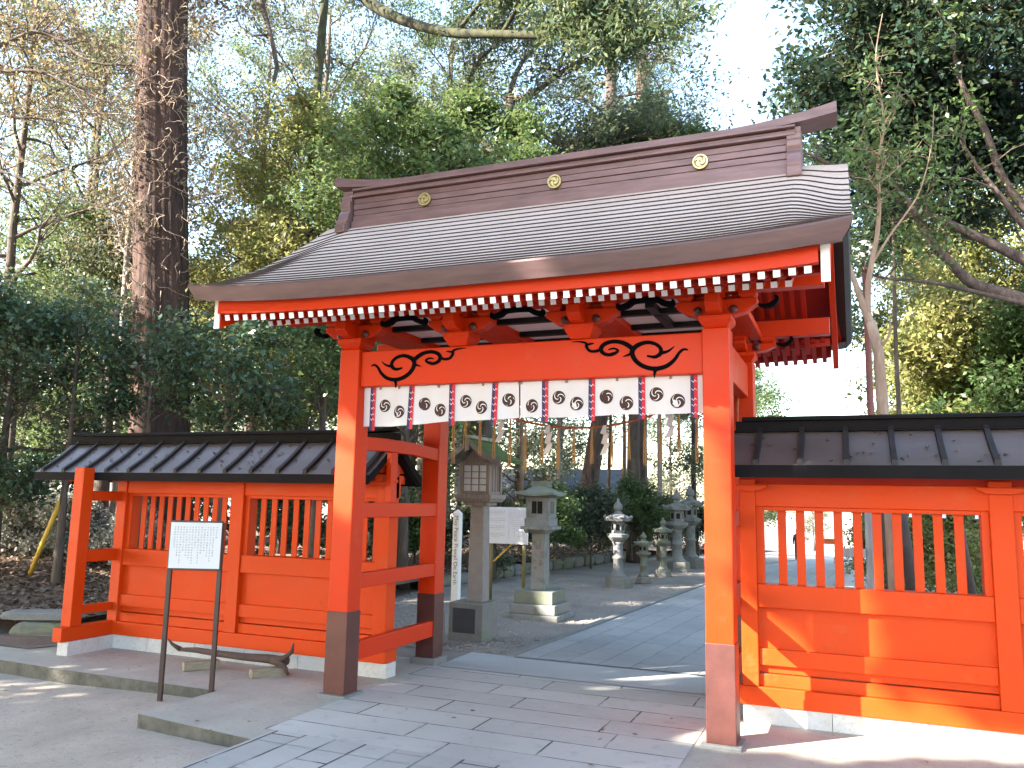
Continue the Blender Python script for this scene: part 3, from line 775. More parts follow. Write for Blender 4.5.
# ------------------------------------------------------------------ fences
def fence(root, x0, x1, posts, roof0, roof1, ends, ez, ft, rz_):
    yf, yb = .77, .93
    # plinth
    m = MB(); x = x0-.05 if ends[0] else x0
    xe = x1+.02
    while x < xe-.05:
        xn = min(x+.62, xe); m.box(x, xn-.003, yf-.005, yb+.005, -.05, .126); x = xn
    part('plinth', m, M['plinth'], root, bevel=.003)
    m = MB().box(x0-.02, x1+.012, yf-.022, yb+.022, .128, .262); part('sill_beam', m, M['redsoft'], root, bevel=.006)
    m = MB().box(x0, x1, yf-.005, yb+.005, 1.585, 1.755); part('head_rail', m, M['redsoft'], root, bevel=.005)
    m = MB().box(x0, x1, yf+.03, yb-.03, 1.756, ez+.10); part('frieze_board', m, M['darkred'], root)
    for p0, p1 in posts:
        m = MB().box(p0, p1, yf-.020, yb-.02, .263, 1.79); po = part('fence_post', m, M['redsoft'], root, bevel=.006)
        c = (p0+p1)/2
        m = MB().prism(boat(c, .15, 1.70, 1.745), 'y', yf-.07, yf-.021); part('bracket', m, M['redsoft'], po, bevel=.004)
    for (a, b) in zip(posts[:-1], posts[1:]):
        l, r = a[1], b[0]
        m = MB().box(l, r, yf-.002, yb+.002, .835, 1.005); part('middle_rail', m, M['redsoft'], root, bevel=.006)
        m = MB().box(l, r, yf+.045, yb-.045, .36, .835); part('panel_board', m, M['redsoft'], root)
        m = MB().box(l, r, yf+.008, yb-.008, .415, .535); part('lower_rail', m, M['redsoft'], root, bevel=.005)
        m = MB().box(l, r, yf+.016, yb-.016, .263, .352); part('bottom_board', m, M['redsoft'], root, bevel=.004)
        # lattice frame and its bars
        m = MB().box(l, l+.05, yf+.02, yb-.02, 1.005, 1.585).box(r-.05, r, yf+.02, yb-.02, 1.005, 1.585).box(l+.05, r-.05, yf+.02, yb-.02, 1.555, 1.585)
        la = part('lattice', m, M['redsoft'], root, bevel=.003)
        nb = 10; wd = (r-l-.10)
        for k in range(nb):
            bx = l+.05+wd*(k+1)/(nb+1)
            m = MB().box(bx-.031, bx+.031, yf+.070, yb-.074, 1.004, 1.556); part('lattice_bar', m, M['redsoft'], la, bevel=.003)
    # roof
    ey = .484; rp = .055
    def top(y): d = abs(y-YC); return rz_-(d-rp)*((rz_-ez)/(ey-rp))-.05*math.sin(PI*(d-rp)/(ey-rp))*.35
    for side in (-1, 1):
        m = MB(); rows = []
        for d in lin(rp, ey, 8):
            rows.append([(x, YC+side*d, top(YC+d)) for x in lin(roof0, roof1, 16)])
        e = rows[-1]
        fas = [e, [(x, y, z-ft) for x, y, z in e], [(x, YC+side*.05, rz_-.10) for x, y, z in e]]
        if side > 0: rows = [list(reversed(r)) for r in rows]; fas = [list(reversed(r)) for r in fas]
        m.grid(rows); m.cur = 1; m.grid(fas)
        # ends
        for xx in (roof0, roof1):
            n = 8; ds = lin(rp, ey, n)
            m.add([(xx, YC+side*d, top(YC+d)) for d in ds]+[(xx, YC+side*d, top(YC+d)-ft) for d in ds], [(i, i+1, n+i+1, n+i) for i in range(n-1)])
        ro = part('roof_slope', m, [M['sheet'], M['sheetdark']], root)
        x = roof0+.10 if ends[0] else roof0+.195
        while x < roof1-.03:
            ds = lin(rp, ey-.004, 6)
            vs = [];
            for d in ds:
                z = top(YC+d); y = YC+side*d; vs += [(x-.021, y, z-.002), (x-.018, y, z+.038), (x+.018, y, z+.038), (x+.021, y, z-.002)]
            fs = []
            for i in range(5):
                for k in range(3): fs.append((i*4+k, i*4+k+1, i*4+k+5, i*4+k+4))
            fs += [(0, 1, 2, 3), (23, 22, 21, 20)]
            m = MB().add(vs, fs); x += .306
            part('roof_batten', m, M['battenshade'], ro)
    m = MB().box(roof0, roof1, YC-.105, YC+.105, rz_-.007, rz_+.007).box(roof0+.01, roof1-.01, YC-.065, YC+.065, rz_+.007, rz_+.080)
    rc = part('ridge_cap', m, M['sheetdark'], root, bevel=.006)
    m = MB(); rows = []
    for x in lin(roof0+.06, roof1-.04, 24):
        d = max(0, (roof0+.5-x)) if ends[0] else 0; d2 = max(0, x-(roof1-.5)) if ends[1] else 0
        c = .10*(d*d+d2*d2)
        rows.append([(x, YC-.095, rz_+.081+c), (x, YC-.095, rz_+.101+c), (x, YC, rz_+.121+c), (x, YC+.095, rz_+.101+c), (x, YC+.095, rz_+.081+c), (x, YC-.095, rz_+.081+c)])
    m.grid([list(reversed(r)) for r in rows])
    for rw in (rows[0], rows[-1]): m.add(rw[:5], [(0, 1, 2, 3, 4)])
    part('ridge_crown', m, M['sheetdark'], rc)
    # soffit rail and gable ends
    m = MB().box(roof0+.12, roof1-.12, YC-.36, YC-.28, ez-.065, ez+.0).box(roof0+.12, roof1-.12, YC+.28, YC+.36, ez-.065, ez+.0); part('eave_purlin', m, M['redsoft'], root)
    for gx, s, on in ((roof0, -1, ends[0]), (roof1, 1, ends[1])):
        if not on: continue
        m = MB(); xx = gx-s*.03
        ds = lin(-ey+.005, ey-.005, 17)
        P = [(YC+d, min(rz_-.01, top(YC+d))-.006) for d in ds]; n = len(P)
        Q = [(y, z-.085) for y, z in P]
        m.prism(P+list(reversed(Q)), 'x', xx-.02, xx+.02); part('gable_trim', m, M['black'], root)
        m = MB().prism([(YC-.30, 1.82), (YC+.30, 1.82), (YC+.26, 1.93), (YC, 2.04), (YC-.26, 1.93)], 'x', gx-s*.13, gx-s*.10); gb = part('gable_board', m, M['redsoft'], root)
        m = MB().prism([(YC-.09, 1.70), (YC+.09, 1.70), (YC+.19, 1.745), (YC+.20, 1.80), (YC-.20, 1.80), (YC-.19, 1.745)], 'x', gx-s*.12, gx-s*.04); part('bracket', m, M['redsoft'], root, bevel=.004)

lf = thing('panelled_fence', 'vermilion panelled fence left of the gate with ribbed dark roof and end buttress', 'fence', (-3.07, .85, 0))
fence(lf, -4.76, -1.40, [(-4.76, -4.63), (-3.215, -3.075), (-1.54, -1.40)], -5.55, -1.40, (True, True), 1.788, .083, 2.112)
rf_ = thing('panelled_fence', 'vermilion panelled fence right of the gate with dark ribbed roof, running out of the picture', 'fence', (3.4, .85, 0))
fence(rf_, 1.69, 6.75, [(1.69, 1.81), (3.37, 3.515), (5.075, 5.22), (6.62, 6.75)], 1.66, 7.4, (False, True), 1.882, .090, 2.160)
# buttresses at the left fence end
for s in (-1,):
    Yb = lambda y: y if s < 0 else 2*YC-y
    def bx_(m, x0, x1, y0, y1, z0, z1): a, b = Yb(y0), Yb(y1); return m.box(x0, x1, min(a, b), max(a, b), z0, z1)
    m = bx_(MB(), -4.80, -4.66, .225, .764, -.05, .126); part('plinth', m, M['plinth'], lf, bevel=.003, label='short plinth under the end buttress')
    m = bx_(MB(), -4.79, -4.67, .15, .747, .128, .265); part('buttress_sill', m, M['redsoft'], lf, bevel=.006)
    m = bx_(MB(), -4.795, -4.665, .235, .365, .266, 1.83); part('buttress_post', m, M['redsoft'], lf, bevel=.006)
    for z0, z1 in ((.375, .455), (.885, 1.005), (1.50, 1.60)):
        m = bx_(MB(), -4.775, -4.685, .366, .749, z0, z1); part('buttress_rail', m, M['redsoft'], lf, bevel=.005)

# ------------------------------------------------------------------ writing as small brush strokes
def scribble(m, rr, x, z, size, put):
    """one tiny illegible character of four to six strokes"""
    for _ in range(rr.randint(3, 5)):
        if rr.random() < .55: w, h = size*rr.uniform(.4, .9), size*.10
        else: w, h = size*.10, size*rr.uniform(.35, .9)
        cx, cz = x+rr.uniform(-.3, .3)*(size-w), z+rr.uniform(-.4, .4)*(size-h)
        put(m, cx-w/2, cx+w/2, cz-h/2, cz+h/2)

# foreground notice board on two legs
sg = thing('notice_board', 'white notice board with faint text on two thin brown metal legs before the left fence', 'notice board', (-2.62, -.36, -.10), rz=.62)
sg.rotation_euler = (0, 0, rad(22))
m = MB().box(-.20, .24, -.014, .004, 1.06, 1.47); fr = part('board_frame', m, M['signmetal'], sg, bevel=.004, local=True)
m = MB().box(-.192, .234, -.018, -.0145, 1.077, 1.453); part('board_face', m, M['board'], fr, local=True)
m = MB(); rr = random.Random(11)
put = lambda m, a, b, c, d: m.add([(a, -.0186, c), (b, -.0186, c), (b, -.0186, d), (a, -.0186, d)], [(0, 1, 2, 3)])
for c in range(15):
    x = .195-c*.025; n = rr.randint(9, 15) if c else 5; z0 = 1.415
    for k in range(n): scribble(m, rr, x, z0-k*.021, .017, put)
part('lettering', m, simple('faint_ink', (.16, .16, .18), .8, .1, 9, 0), fr, local=True)
for x in (-.192, .226):
    m = MB().box(x-.018, x+.018, .0045, .04, -.05, 1.455); part('leg', m, M['signmetal'], sg, bevel=.003, local=True)

# log on two sawn blocks, in front of the left fence
for bx, by, rz, lab in ((-3.10, .36, .95, 'short sawn wooden block under the thin end of the log'), (-2.37, .40, .95, 'short sawn wooden block under the forked end of the log')):
    m = MB().box(-.16, .16, -.05, .05, 0, .075)
    solo('wooden_block', m, M['cut'], lab, 'wooden block', (bx, by, -.006), 'blocks under the log', bevel=.008, rz=rz, local=True)
m = MB(); rr = random.Random(2)
P = [(-3.55, .56, .10), (-3.3, .50, .125), (-3.0, .46, .125), (-2.7, .47, .12), (-2.42, .46, .13), (-2.24, .50, .12)]
m.tube(P, [.018, .026, .030, .033, .04, .035], 9)
m.tube([(-2.40, .46, .12), (-2.25, .45, .15), (-2.16, .44, .22), (-2.14, .43, .29)], [.036, .027, .018, .008], 7)
m.tube([(-2.38, .46, .12), (-2.22, .42, .09), (-2.16, .40, .03)], [.034, .024, .013], 7)
m.tube([(-3.55, .56, .10), (-3.62, .52, .15), (-3.66, .50, .20)], [.025, .016, .006], 6)
solo('dead_log', m, M['log'], 'thin dark dead log with a forked end lying along the white fence plinth', 'log', (-2.9, .47, 0), smooth=True)

# ------------------------------------------------------------------ wooden lantern on concrete post
wl_ = thing('wooden_lantern', 'wooden shrine lantern with mossy gabled roof on a tall square post and plinth', 'lantern', (-1.60, 3.08, 0))
x, y = -1.645, 3.08
m = MB().box(x-.18, x+.245, y-.22, y+.22, -.02, .42); b = part('plinth', m, M['stonedark'], wl_, bevel=.01)
m = MB().box(x-.125, x+.155, y-.226, y-.219, .09, .36); part('plaque', m, M['plaque'], b, bevel=.003)
cx_ = x+.085
m = MB().frus(cx_, y, .421, 1.52, .098, .098, .084, .084); part('post', m, M['column'], wl_, bevel=.006)
m = MB().box(cx_-.15, cx_+.15, y-.14, y+.14, 1.521, 1.56).frus(cx_, y, 1.561, 1.60, .2, .19, .225, .225).box(cx_-.23, cx_+.23, y-.23, y+.23, 1.601, 1.65); part('tray', m, M['lanternwood'], wl_, bevel=.004)
m = MB()
for dx in (-.17, .17):
    for dy in (-.165, .165): m.box(cx_+dx-.022, cx_+dx+.022, y+dy-.022, y+dy+.022, 1.651, 2.02)
for z in (1.651, 1.985): m.box(cx_-.148, cx_+.148, y-.18, y-.148, z, z+.035).box(cx_-.148, cx_+.148, y+.148, y+.18, z, z+.035).box(cx_-.185, cx_-.15, y-.142, y+.142, z, z+.035).box(cx_+.15, cx_+.185, y-.142, y+.142, z, z+.035)
m.box(cx_+.152, cx_+.168, y-.142, y+.142, 1.687, 1.984)
for k in range(4): m.box(cx_+.169, cx_+.176, y-.12+k*.075, y-.105+k*.075, 1.687, 1.984)
bx2 = part('lantern_box', m, M['lanternwood'], wl_)
m = MB().box(cx_-.147, cx_+.147, y-.158, y-.152, 1.687, 1.984); part('paper_window', m, M['glass'], bx2)
m = MB()
for k in range(1, 3): m.box(cx_-.147+k*.098-.006, cx_-.147+k*.098+.006, y-.172, y-.160, 1.687, 1.984)
for k in range(1, 4): m.box(cx_-.147, cx_+.147, y-.169, y-.163, 1.687+k*.074-.005, 1.687+k*.074+.005)
part('window_lattice', m, M['lanternwood'], bx2)
for s, mat in ((-1, 'lanternwood'), (1, 'moss')):
    m = MB(); P = []; Q = []
    for t in lin(0, 1, 9):
        dx = .40*t; z = 2.30-.30*t**.75-.0+.05*t*t; P.append((cx_+s*dx, z)); Q.append((cx_+s*dx, z-.035))
    m.prism(P+list(reversed(Q)), 'y', y-.36, y+.42); part('roof_slope', m, M['mossroof'] if s < 0 else M['moss'], wl_)
m = MB()
for s in (-1, 1):
    P = []; Q = []
    for t in lin(0, 1, 9):
        dx = .41*t; z = 2.295-.30*t**.75+.05*t*t; P.append((cx_+s*dx, z)); Q.append((cx_+s*dx*.98, z-.06-.02*t))
    m.prism(P+list(reversed(Q)), 'y', y-.39, y-.362)
m.box(cx_-.02, cx_+.02, y-.40, y-.391, 2.15, 2.29)
part('bargeboard', m, M['stone'], wl_)
m = MB().box(cx_-.035, cx_+.035, y-.37, y+.37, 2.285, 2.325); part('ridge', m, M['mossroof'], wl_, bevel=.006)
m = MB().prism([(cx_-.17, 2.021), (cx_+.17, 2.021), (cx_, 2.23)], 'y', y-.15, y+.15); part('gable_board', m, M['lanternwood'], wl_)

# square stone lantern with carved red writing
sq = thing('square_stone_lantern', 'square stone lantern with carved red characters, on a three-tier mossy plinth', 'lantern', (-1.46, 5.3, 0))
sq.location = (-1.58, 5.2, 0); sq.scale = (.78, .78, .94)
x, y = -1.46, 5.3
m = MB().box(x-.50, x+.50, y-.48, y+.48, -.02, .06).box(x-.43, x+.43, y-.42, y+.42, .061, .20); part('plinth', m, M['stonepale'], sq, bevel=.012)
m = MB().box(x-.36, x+.36, y-.35, y+.35, .201, .385); part('plinth_block', m, M['stonemoss'], sq, bevel=.012)
m = MB().frus(x, y, .386, 1.20, .13, .13, .122, .122); po = part('post', m, M['stonepale'], sq, bevel=.006)
m = MB(); rr = random.Random(7)
put = lambda m, a, b, c, d: m.add([(a, y-.1325, c), (b, y-.1325, c), (b, y-.1325, d), (a, y-.1325, d)], [(0, 1, 2, 3)])
for k in range(7): scribble(m, rr, x+.055, 1.06-k*.062, .05, put)
for k in range(4): scribble(m, rr, x-.045, 1.0-k*.10, .065, put)
part('carved_writing', m, M['inkred'], po)
m = MB().frus(x, y, 1.20, 1.265, .13, .13, .245, .245).box(x-.29, x+.29, y-.29, y+.29, 1.266, 1.31)
for dx in (-.19, .19): m.frus(x+dx, y-.2, 1.21, 1.265, .02, .04, .05, .08)
part('platform', m, M['stonepale'], sq, bevel=.006)
m = MB().box(x-.235, x+.235, y-.235, y+.235, 1.311, 1.43).box(x-.215, x+.215, y-.215, y+.215, 1.431, 1.74); lb = part('lantern_box', m, M['stonepale'], sq, bevel=.006)
m = MB().box(x-.10, x+.10, y-.219, y-.2145, 1.50, 1.68); part('window', m, M['black'], lb)
m = MB().box(x+.2145, x+.219, y-.1, y+.1, 1.5, 1.68); part('window', m, M['black'], lb)
m = MB().box(x-.006, x+.006, y-.224, y-.2195, 1.50, 1.68); part('window_bar', m, M['stonepale'], lb)
m = MB(); rows = []
for z, h in ((1.741, .25), (1.755, .36), (1.79, .35), (1.83, .25), (1.875, .16), (1.90, .13)):
    c = .03 if h > .3 else 0
    rows.append([(x-h, y-h, z+c), (x, y-h, z), (x+h, y-h, z+c), (x+h, y, z), (x+h, y+h, z+c), (x, y+h, z), (x-h, y+h, z+c), (x-h, y, z), (x-h, y-h, z+c)])
m.grid(rows); m.box(x-.16, x+.16, y-.10, y+.10, 1.895, 1.955).box(x-.19, x+.19, y-.05, y+.05, 1.956, 1.985); part('roof', m, M['stonemoss'], sq)

def hex_lantern(label, x, y, H, k=1.0, mat='stone', rz=.2, plinth=.30):
    t = thing('stone_lantern', label, 'lantern', (x, y, gz(x, y)), 'stone lanterns along the path', rz=rz); t.rotation_euler = (0, 0, rz)
    s = H/1.95; q = s*k
    L = lambda name, pr, n, mt, par=t, sm_=False, rot=0: part(name, MB().lathe([(r*q, h*s) for r, h in pr], 0, 0, 0, n, rot), M[mt], par, smooth=sm_, local=True)
    L('plinth', [(plinth+.05, -.02), (plinth+.05, .05), (plinth, .055), (plinth, .20), (plinth-.02, .22)], 6, 'stonedark')
    L('post', [(plinth-.08, .221), (.20, .26), (.16, .30), (.135, .36), (.125, .60), (.155, .62), (.155, .66), (.125, .68), (.125, .93), (.16, .98)], 16, mat, sm_=True)
    L('platform', [(.14, .981), (.20, 1.02), (.285, 1.09), (.295, 1.15), (.25, 1.16), (.22, 1.17)], 6, mat)
    b = L('lantern_box', [(.175, 1.171), (.18, 1.30), (.175, 1.43)], 6, mat)
    m = MB()
    for a in range(6):
        an = rad(30+60*a); c, s_ = math.cos(an), math.sin(an); R = .156*q; w = .05*q
        for rr_ in (0,):
            p = [(R*c-w*s_, R*s_+w*c), (R*c+w*s_, R*s_-w*c)]
            o_ = (.006*c, .006*s_)
            m.add([(p[0][0]+o_[0], p[0][1]+o_[1], 1.24*s), (p[1][0]+o_[0], p[1][1]+o_[1], 1.24*s), (p[1][0]+o_[0], p[1][1]+o_[1], 1.37*s), (p[0][0]+o_[0], p[0][1]+o_[1], 1.37*s)], [(0, 1, 2, 3)])
    part('window', m, M['black'], b, local=True)
    m = MB(); rows = []
    for h, r, c in ((1.431, .2, 0), (1.44, .33, .02), (1.50, .345, .035), (1.53, .30, .01), (1.58, .20, 0), (1.615, .10, 0)):
        row = []
        for a in range(13):
            an = rad(30*a); corner = a % 2 == 0; rr_ = r*q*(1.06 if corner and r > .25 else .90 if r > .25 else 1); row.append((rr_*math.cos(an), rr_*math.sin(an), (h+(c if corner else 0))*s))
        rows.append(row)
    m.grid(rows)
    for a in range(6):
        an = rad(60*a); R = .35*q; m.lathe([(.02*q, 0), (.045*q, .02*s), (.045*q, .05*s), (.015*q, .08*s)], R*math.cos(an), R*math.sin(an), 1.50*s, 7)
    part('roof', m, M[mat], t, local=True)
    L('finial', [(.10, 1.60), (.11, 1.64), (.075, 1.66), (.075, 1.685), (.115, 1.70), (.125, 1.76), (.10, 1.82), (.05, 1.87), (.012, 1.95)], 14, mat, sm_=True)
    return t
hex_lantern('round-post stone lantern on wide octagonal-looking plinth, nearest of the row of weathered path lanterns', -1.66, 9.65, 1.66, .84, 'stone', .2, .34)
hex_lantern('shortest mossy stone lantern, squat and dark, right behind the nearest one', -1.44, 10.8, 1.0, 1.05, 'stonemoss', .5, .27)
hex_lantern('slender mossy stone lantern with small cap, between the squat one and the tall pale pair', -1.37, 12.35, 1.28, .86, 'stonemoss', .1, .30)
hex_lantern('tall pale stone lantern with curled roof corners, left one of the tall pair', -1.38, 14.0, 1.92, .92, 'stonepale', .35, .32)
hex_lantern('tall pale stone lantern with pointed finial, rearmost by the front post of the gate', -1.32, 15.4, 2.05, .90, 'stonepale', .0, .34)

# rear notice board on mossy bamboo legs
nb = thing('notice_board', 'wide white notice board on mossy bamboo legs between the two nearest lanterns', 'notice board', (-2.55, 6.3, 0))
m = MB().box(-2.90, -2.19, 6.26, 6.285, .905, 1.475); bf = part('board_face', m, M['board'], nb, bevel=.003)
m = MB(); rr = random.Random(21)
put = lambda m, a, b, c, d: m.add([(a, 6.2585, c), (b, 6.2585, c), (b, 6.2585, d), (a, 6.2585, d)], [(0, 1, 2, 3)])
for g in range(4):
    z0 = 1.41-g*.115
    for q in range(9): scribble(m, rr, -2.85+q*.032, z0, .024, put)
    put(m, -2.87, -2.58, z0-.03, z0-.026)
    for q in range(7): scribble(m, rr, -2.85+q*.030, z0-.055, .018, put)
for c in range(9):
    for q in range(rr.randint(8, 15)): scribble(m, rr, -2.24-c*.034, 1.42-q*.03, .022, put)
part('lettering', m, M['ink'], bf)
for lx in (-2.83, -2.27):
    m = MB().tube([(lx, 6.31, -.03), (lx+.005, 6.31, 1.42)], .03, 9); part('leg', m, M['bamboo'], nb, smooth=True)
for a, b in (((-2.80, 6.345, .62), (-2.45, 6.345, .93)), ((-2.83, 6.34, .68), (-3.3, 6.7, .2))):
    m = MB().tube([a, b], .015, 7); part('brace', m, M['bambooy'], nb)
# white peace pole
pp = thing('message_pole', 'slim white square pole with a pointed top and black vertical lettering, behind the wooden lantern', 'pole', (-2.105, 3.6, 0))
m = MB().box(-2.15, -2.06, 3.555, 3.645, -.03, 1.41).frus(-2.105, 3.6, 1.411, 1.46, .045, .045, .008, .008); ps = part('shaft', m, M['white'], pp, bevel=.003)
fc = bpy.data.curves.new('lettering_curve', 'FONT'); fc.body = 'May Peace Prevail On Earth'; fc.size = .075
fo = bpy.data.objects.new('lettering_source', fc); link(fo)
bpy.context.view_layer.update()
me = bpy.data.meshes.new_from_object(fo.evaluated_get(bpy.context.evaluated_depsgraph_get()))
COL.objects.unlink(fo); bpy.data.objects.remove(fo)
me.materials.clear(); me.materials.append(M['ink'])
o = bpy.data.objects.new('lettering', me); link(o); o.parent = ps
o.rotation_euler = (rad(90), rad(90), 0); o.location = (-2.125+2.105, 3.5535-3.6, 1.38)
# grey marker stone behind the rear-left gate post
m = MB().frus(-1.86, 2.62, -.02, .34, .085, .085, .075, .075).frus(-1.86, 2.62, .341, .75, .055, .055, .05, .05)
solo('marker_stone', m, M['stone'], 'small grey marker stone tucked behind the rear left gate post', 'marker stone', (-1.86, 2.62, 0), bevel=.01)

# ------------------------------------------------------------------ edging stones
rr = random.Random(8)
def rock(name, x, y, z, sx, sy, sz, rz, mat, label, cat, group, seed):
    q = random.Random(seed); m = MB(); n = 10; rows = []
    for i in range(6):
        t = i/5; z_ = -sz/2+sz*t; f = (1-abs(2*t-1)**4*.35)
        rows.append([((sx/2)*f*(abs(math.cos(2*PI*k/n))**.55)*math.copysign(1, math.cos(2*PI*k/n))*q.uniform(.93, 1.05), (sy/2)*f*(abs(math.sin(2*PI*k/n))**.55)*math.copysign(1, math.sin(2*PI*k/n))*q.uniform(.93, 1.05), z_+q.uniform(-.01, .01)) for k in range(n)])
    for r in rows: r.append(r[0])
    m.grid(rows); m.f.append(tuple(5*11+k for k in range(10))); m.mi.append(0); m.f.append(tuple(k for k in reversed(range(10)))); m.mi.append(0)
    return solo(name, m, M[mat], label, cat, (x, y, z), group, rz=rz, local=True)
px_, py_ = -4.55, 7.2
for i in range(20):
    L = rr.uniform(.38, .62)
    f = i/19; ang = 1.50-.10*f
    x = px_+math.cos(ang)*L/2; y = py_+math.sin(ang)*L/2
    rock('edging_stone', x, y, .10+gz(x, y), L*.97, .26, rr.uniform(.24, .30), ang, 'stonemoss' if rr.random() < .6 else 'stone', 'rough mossy edging stone in the low row between gravel path and leaf litter', 'edging stone', 'edging stones by the gravel', i)
    px_ += math.cos(ang)*L; py_ += math.sin(ang)*L
for k, (x, y, z, sx, sy, sz, rz, lab) in enumerate(((-6.05, 1.02, .19, .95, .32, .11, .38, 'long flat grey slab topping the low stone edge left of the fence'), (-5.95, 1.0, .04, .72, .34, .2, .38, 'thick mossy stone under the flat slab left of the fence'), (-6.85, .68, .12, .6, .4, .28, .45, 'rounded grey stone at the left edge beside the flat slab'), (-6.75, .62, -.05, .9, .4, .16, .4, 'low stone at ground level at the left edge of the picture'))):
    rock('bank_stone', x, y, z, sx, sy, sz, rz, 'stonemoss' if k in (1, 3) else 'stone', lab, 'stone', 'stones edging the leaf bank', 100+k)

# ------------------------------------------------------------------ trees
def rnd_dir(q, elev_lo, elev_hi, az=None):
    a = q.uniform(0, 2*PI) if az is None else az; e = rad(q.uniform(elev_lo, elev_hi))
    return Vector((math.cos(a)*math.cos(e), math.sin(a)*math.cos(e), math.sin(e)))
def polyline(q, p, d, L, n, wob, grav):
    P = [Vector(p)]; d = Vector(d)
    for i in range(n):
        d = (d+Vector((q.gauss(0, wob), q.gauss(0, wob), q.gauss(0, wob)+grav))).normalized(); P.append(P[-1]+d*L/n)
    return P
def skeleton(seed, H, r0, lo, hi, nl, ll, e0=10, e1=55, wob=.22, grav=.04, lean=(0, 0), twigs=3, sub=3, taper=.25, tn=10, azs=None, lshape=None):
    """trunk and branches; returns the mesh and the points that carry foliage"""
    q = random.Random(seed); m = MB(); cl = []
    n = 9; T = []
    ox = oy = 0
    for i in range(n+1):
        t = i/n; ox += q.gauss(0, wob*.05*H/n*2); oy += q.gauss(0, wob*.05*H/n*2)
        T.append(Vector((lean[0]*t+ox*(t > 0), lean[1]*t+oy*(t > 0), H*t-(.15 if i == 0 else 0))))
    R = [r0*(1.35 if i == 0 else 1)*(1-(1-taper)*(i/n)**.9) for i in range(n+1)]
    m.tube(T, R, tn)
    def at(h):
        f = max(0, min(n-1e-6, h/H*n)); i = int(f); return T[i].lerp(T[i+1], f-i), R[i]+(R[i+1]-R[i])*(f-i)
    for b in range(nl):
        f = (b+.5)/nl; h = lo+(hi-lo)*f
        p, r = at(h); az = (b*2.399+q.uniform(-.4, .4)) if azs is None else azs[b % len(azs)]+q.uniform(-.3, .3)
        sh = lshape(f) if lshape else (math.sin(PI*(.18+.72*f)))
        L = ll*sh*q.uniform(.75, 1.15); d = rnd_dir(q, e0, e1, az)
        P = polyline(q, p, d, L, 6, wob, grav); rb = min(r*.55, .012+.016*L)
        m.tube(P, [rb*(1-.8*i/6) for i in range(7)], 6, False)
        for k in range(2, 7):
            for _ in range(sub if k > 2 else 1):
                d2 = (P[k]-P[k-1]).normalized()+rnd_dir(q, -25, 50)*.9; L2 = L*q.uniform(.22, .45)
                P2 = polyline(q, P[k], d2.normalized(), L2, 4, wob, grav); r2 = rb*(1-.8*k/6)*.6+.003
                m.tube(P2, [r2*(1-.8*i/4) for i in range(5)], 4, False)
                cl += [P2[2], P2[3], P2[4]]
                for _ in range(twigs):
                    P3 = polyline(q, P2[q.randint(2, 4)], rnd_dir(q, -30, 55), L2*q.uniform(.4, .7), 3, wob*1.3, grav)
                    m.tube(P3, [.005, .004, .003, .0015], 3, False); cl += [P3[2], P3[3]]
    return m, np.array([tuple(c) for c in cl]) if cl else np.zeros((0, 3))
def leaf_mesh(name, centres, per, spread, L, Wd, mat, seed, bias=.6, hang=0.0, keep=None):
    q = np.random.default_rng(seed); n = len(centres)*per
    C = np.repeat(centres, per, axis=0)+q.normal(0, 1, (n, 3))*np.array(spread)
    if keep is not None: C = C[keep(C)]; n = len(C)
    N = q.normal(0, 1, (n, 3)); N[:, 2] += bias*2; N /= np.linalg.norm(N, axis=1)[:, None]
    A = q.normal(0, 1, (n, 3)); A[:, 2] -= hang*2; A -= N*(A*N).sum(1)[:, None]; A /= np.linalg.norm(A, axis=1)[:, None]+1e-9
    B = np.cross(N, A); s = q.uniform(.65, 1.25, (n, 1))
    A = A*L/2*s; B = B*Wd/2*s
    V = np.stack([C-A, C-A*.1+B+N*.12*L, C+A, C-A*.1-B+N*.12*L], 1).reshape(-1, 3).astype(np.float32)
    me = bpy.data.meshes.new(name)
    me.vertices.add(4*n); me.vertices.foreach_set('co', V.ravel())
    me.loops.add(4*n); me.loops.foreach_set('vertex_index', np.arange(4*n, dtype=np.int32))
    me.polygons.add(n); me.polygons.foreach_set('loop_start', np.arange(0, 4*n, 4, dtype=np.int32)); me.polygons.foreach_set('loop_total', np.full(n, 4, dtype=np.int32))
    me.update(calc_edges=True); me.materials.append(mat); return me
def tree(name, label, cat, loc, sk, leaves, barkm, leafm, group=None, rz=0, seed=0, keep=None):
    t = thing(name, label, cat, loc, group, rz=rz); t.rotation_euler = (0, 0, rz)
    m, cl = sk
    if keep is not None:      # twigs cut too where the crown is opened for sun patches
        ok = keep(np.array(m.v)); m.f = [f for f in m.f if all(ok[i] or m.v[i][2] < 3 for i in f)]; m.mi = [0]*len(m.f)
    part('trunk', m, M[barkm], t, smooth=True, local=True)
    if leaves and len(cl):
        per, spread, L, Wd, bias, hang = leaves
        o = bpy.data.objects.new('crown', leaf_mesh('crown', cl, per, spread, L, Wd, M[leafm], seed+1, bias, hang, keep)); link(o); o.parent = t
    return t
def retree(src, label, loc, rz, s, group=None):
    t = copy_tree(src); t.location = loc; t.rotation_euler = (0, 0, rz); t.scale = (s, s, s); t['label'] = label
    if group: t['group'] = group
    return t
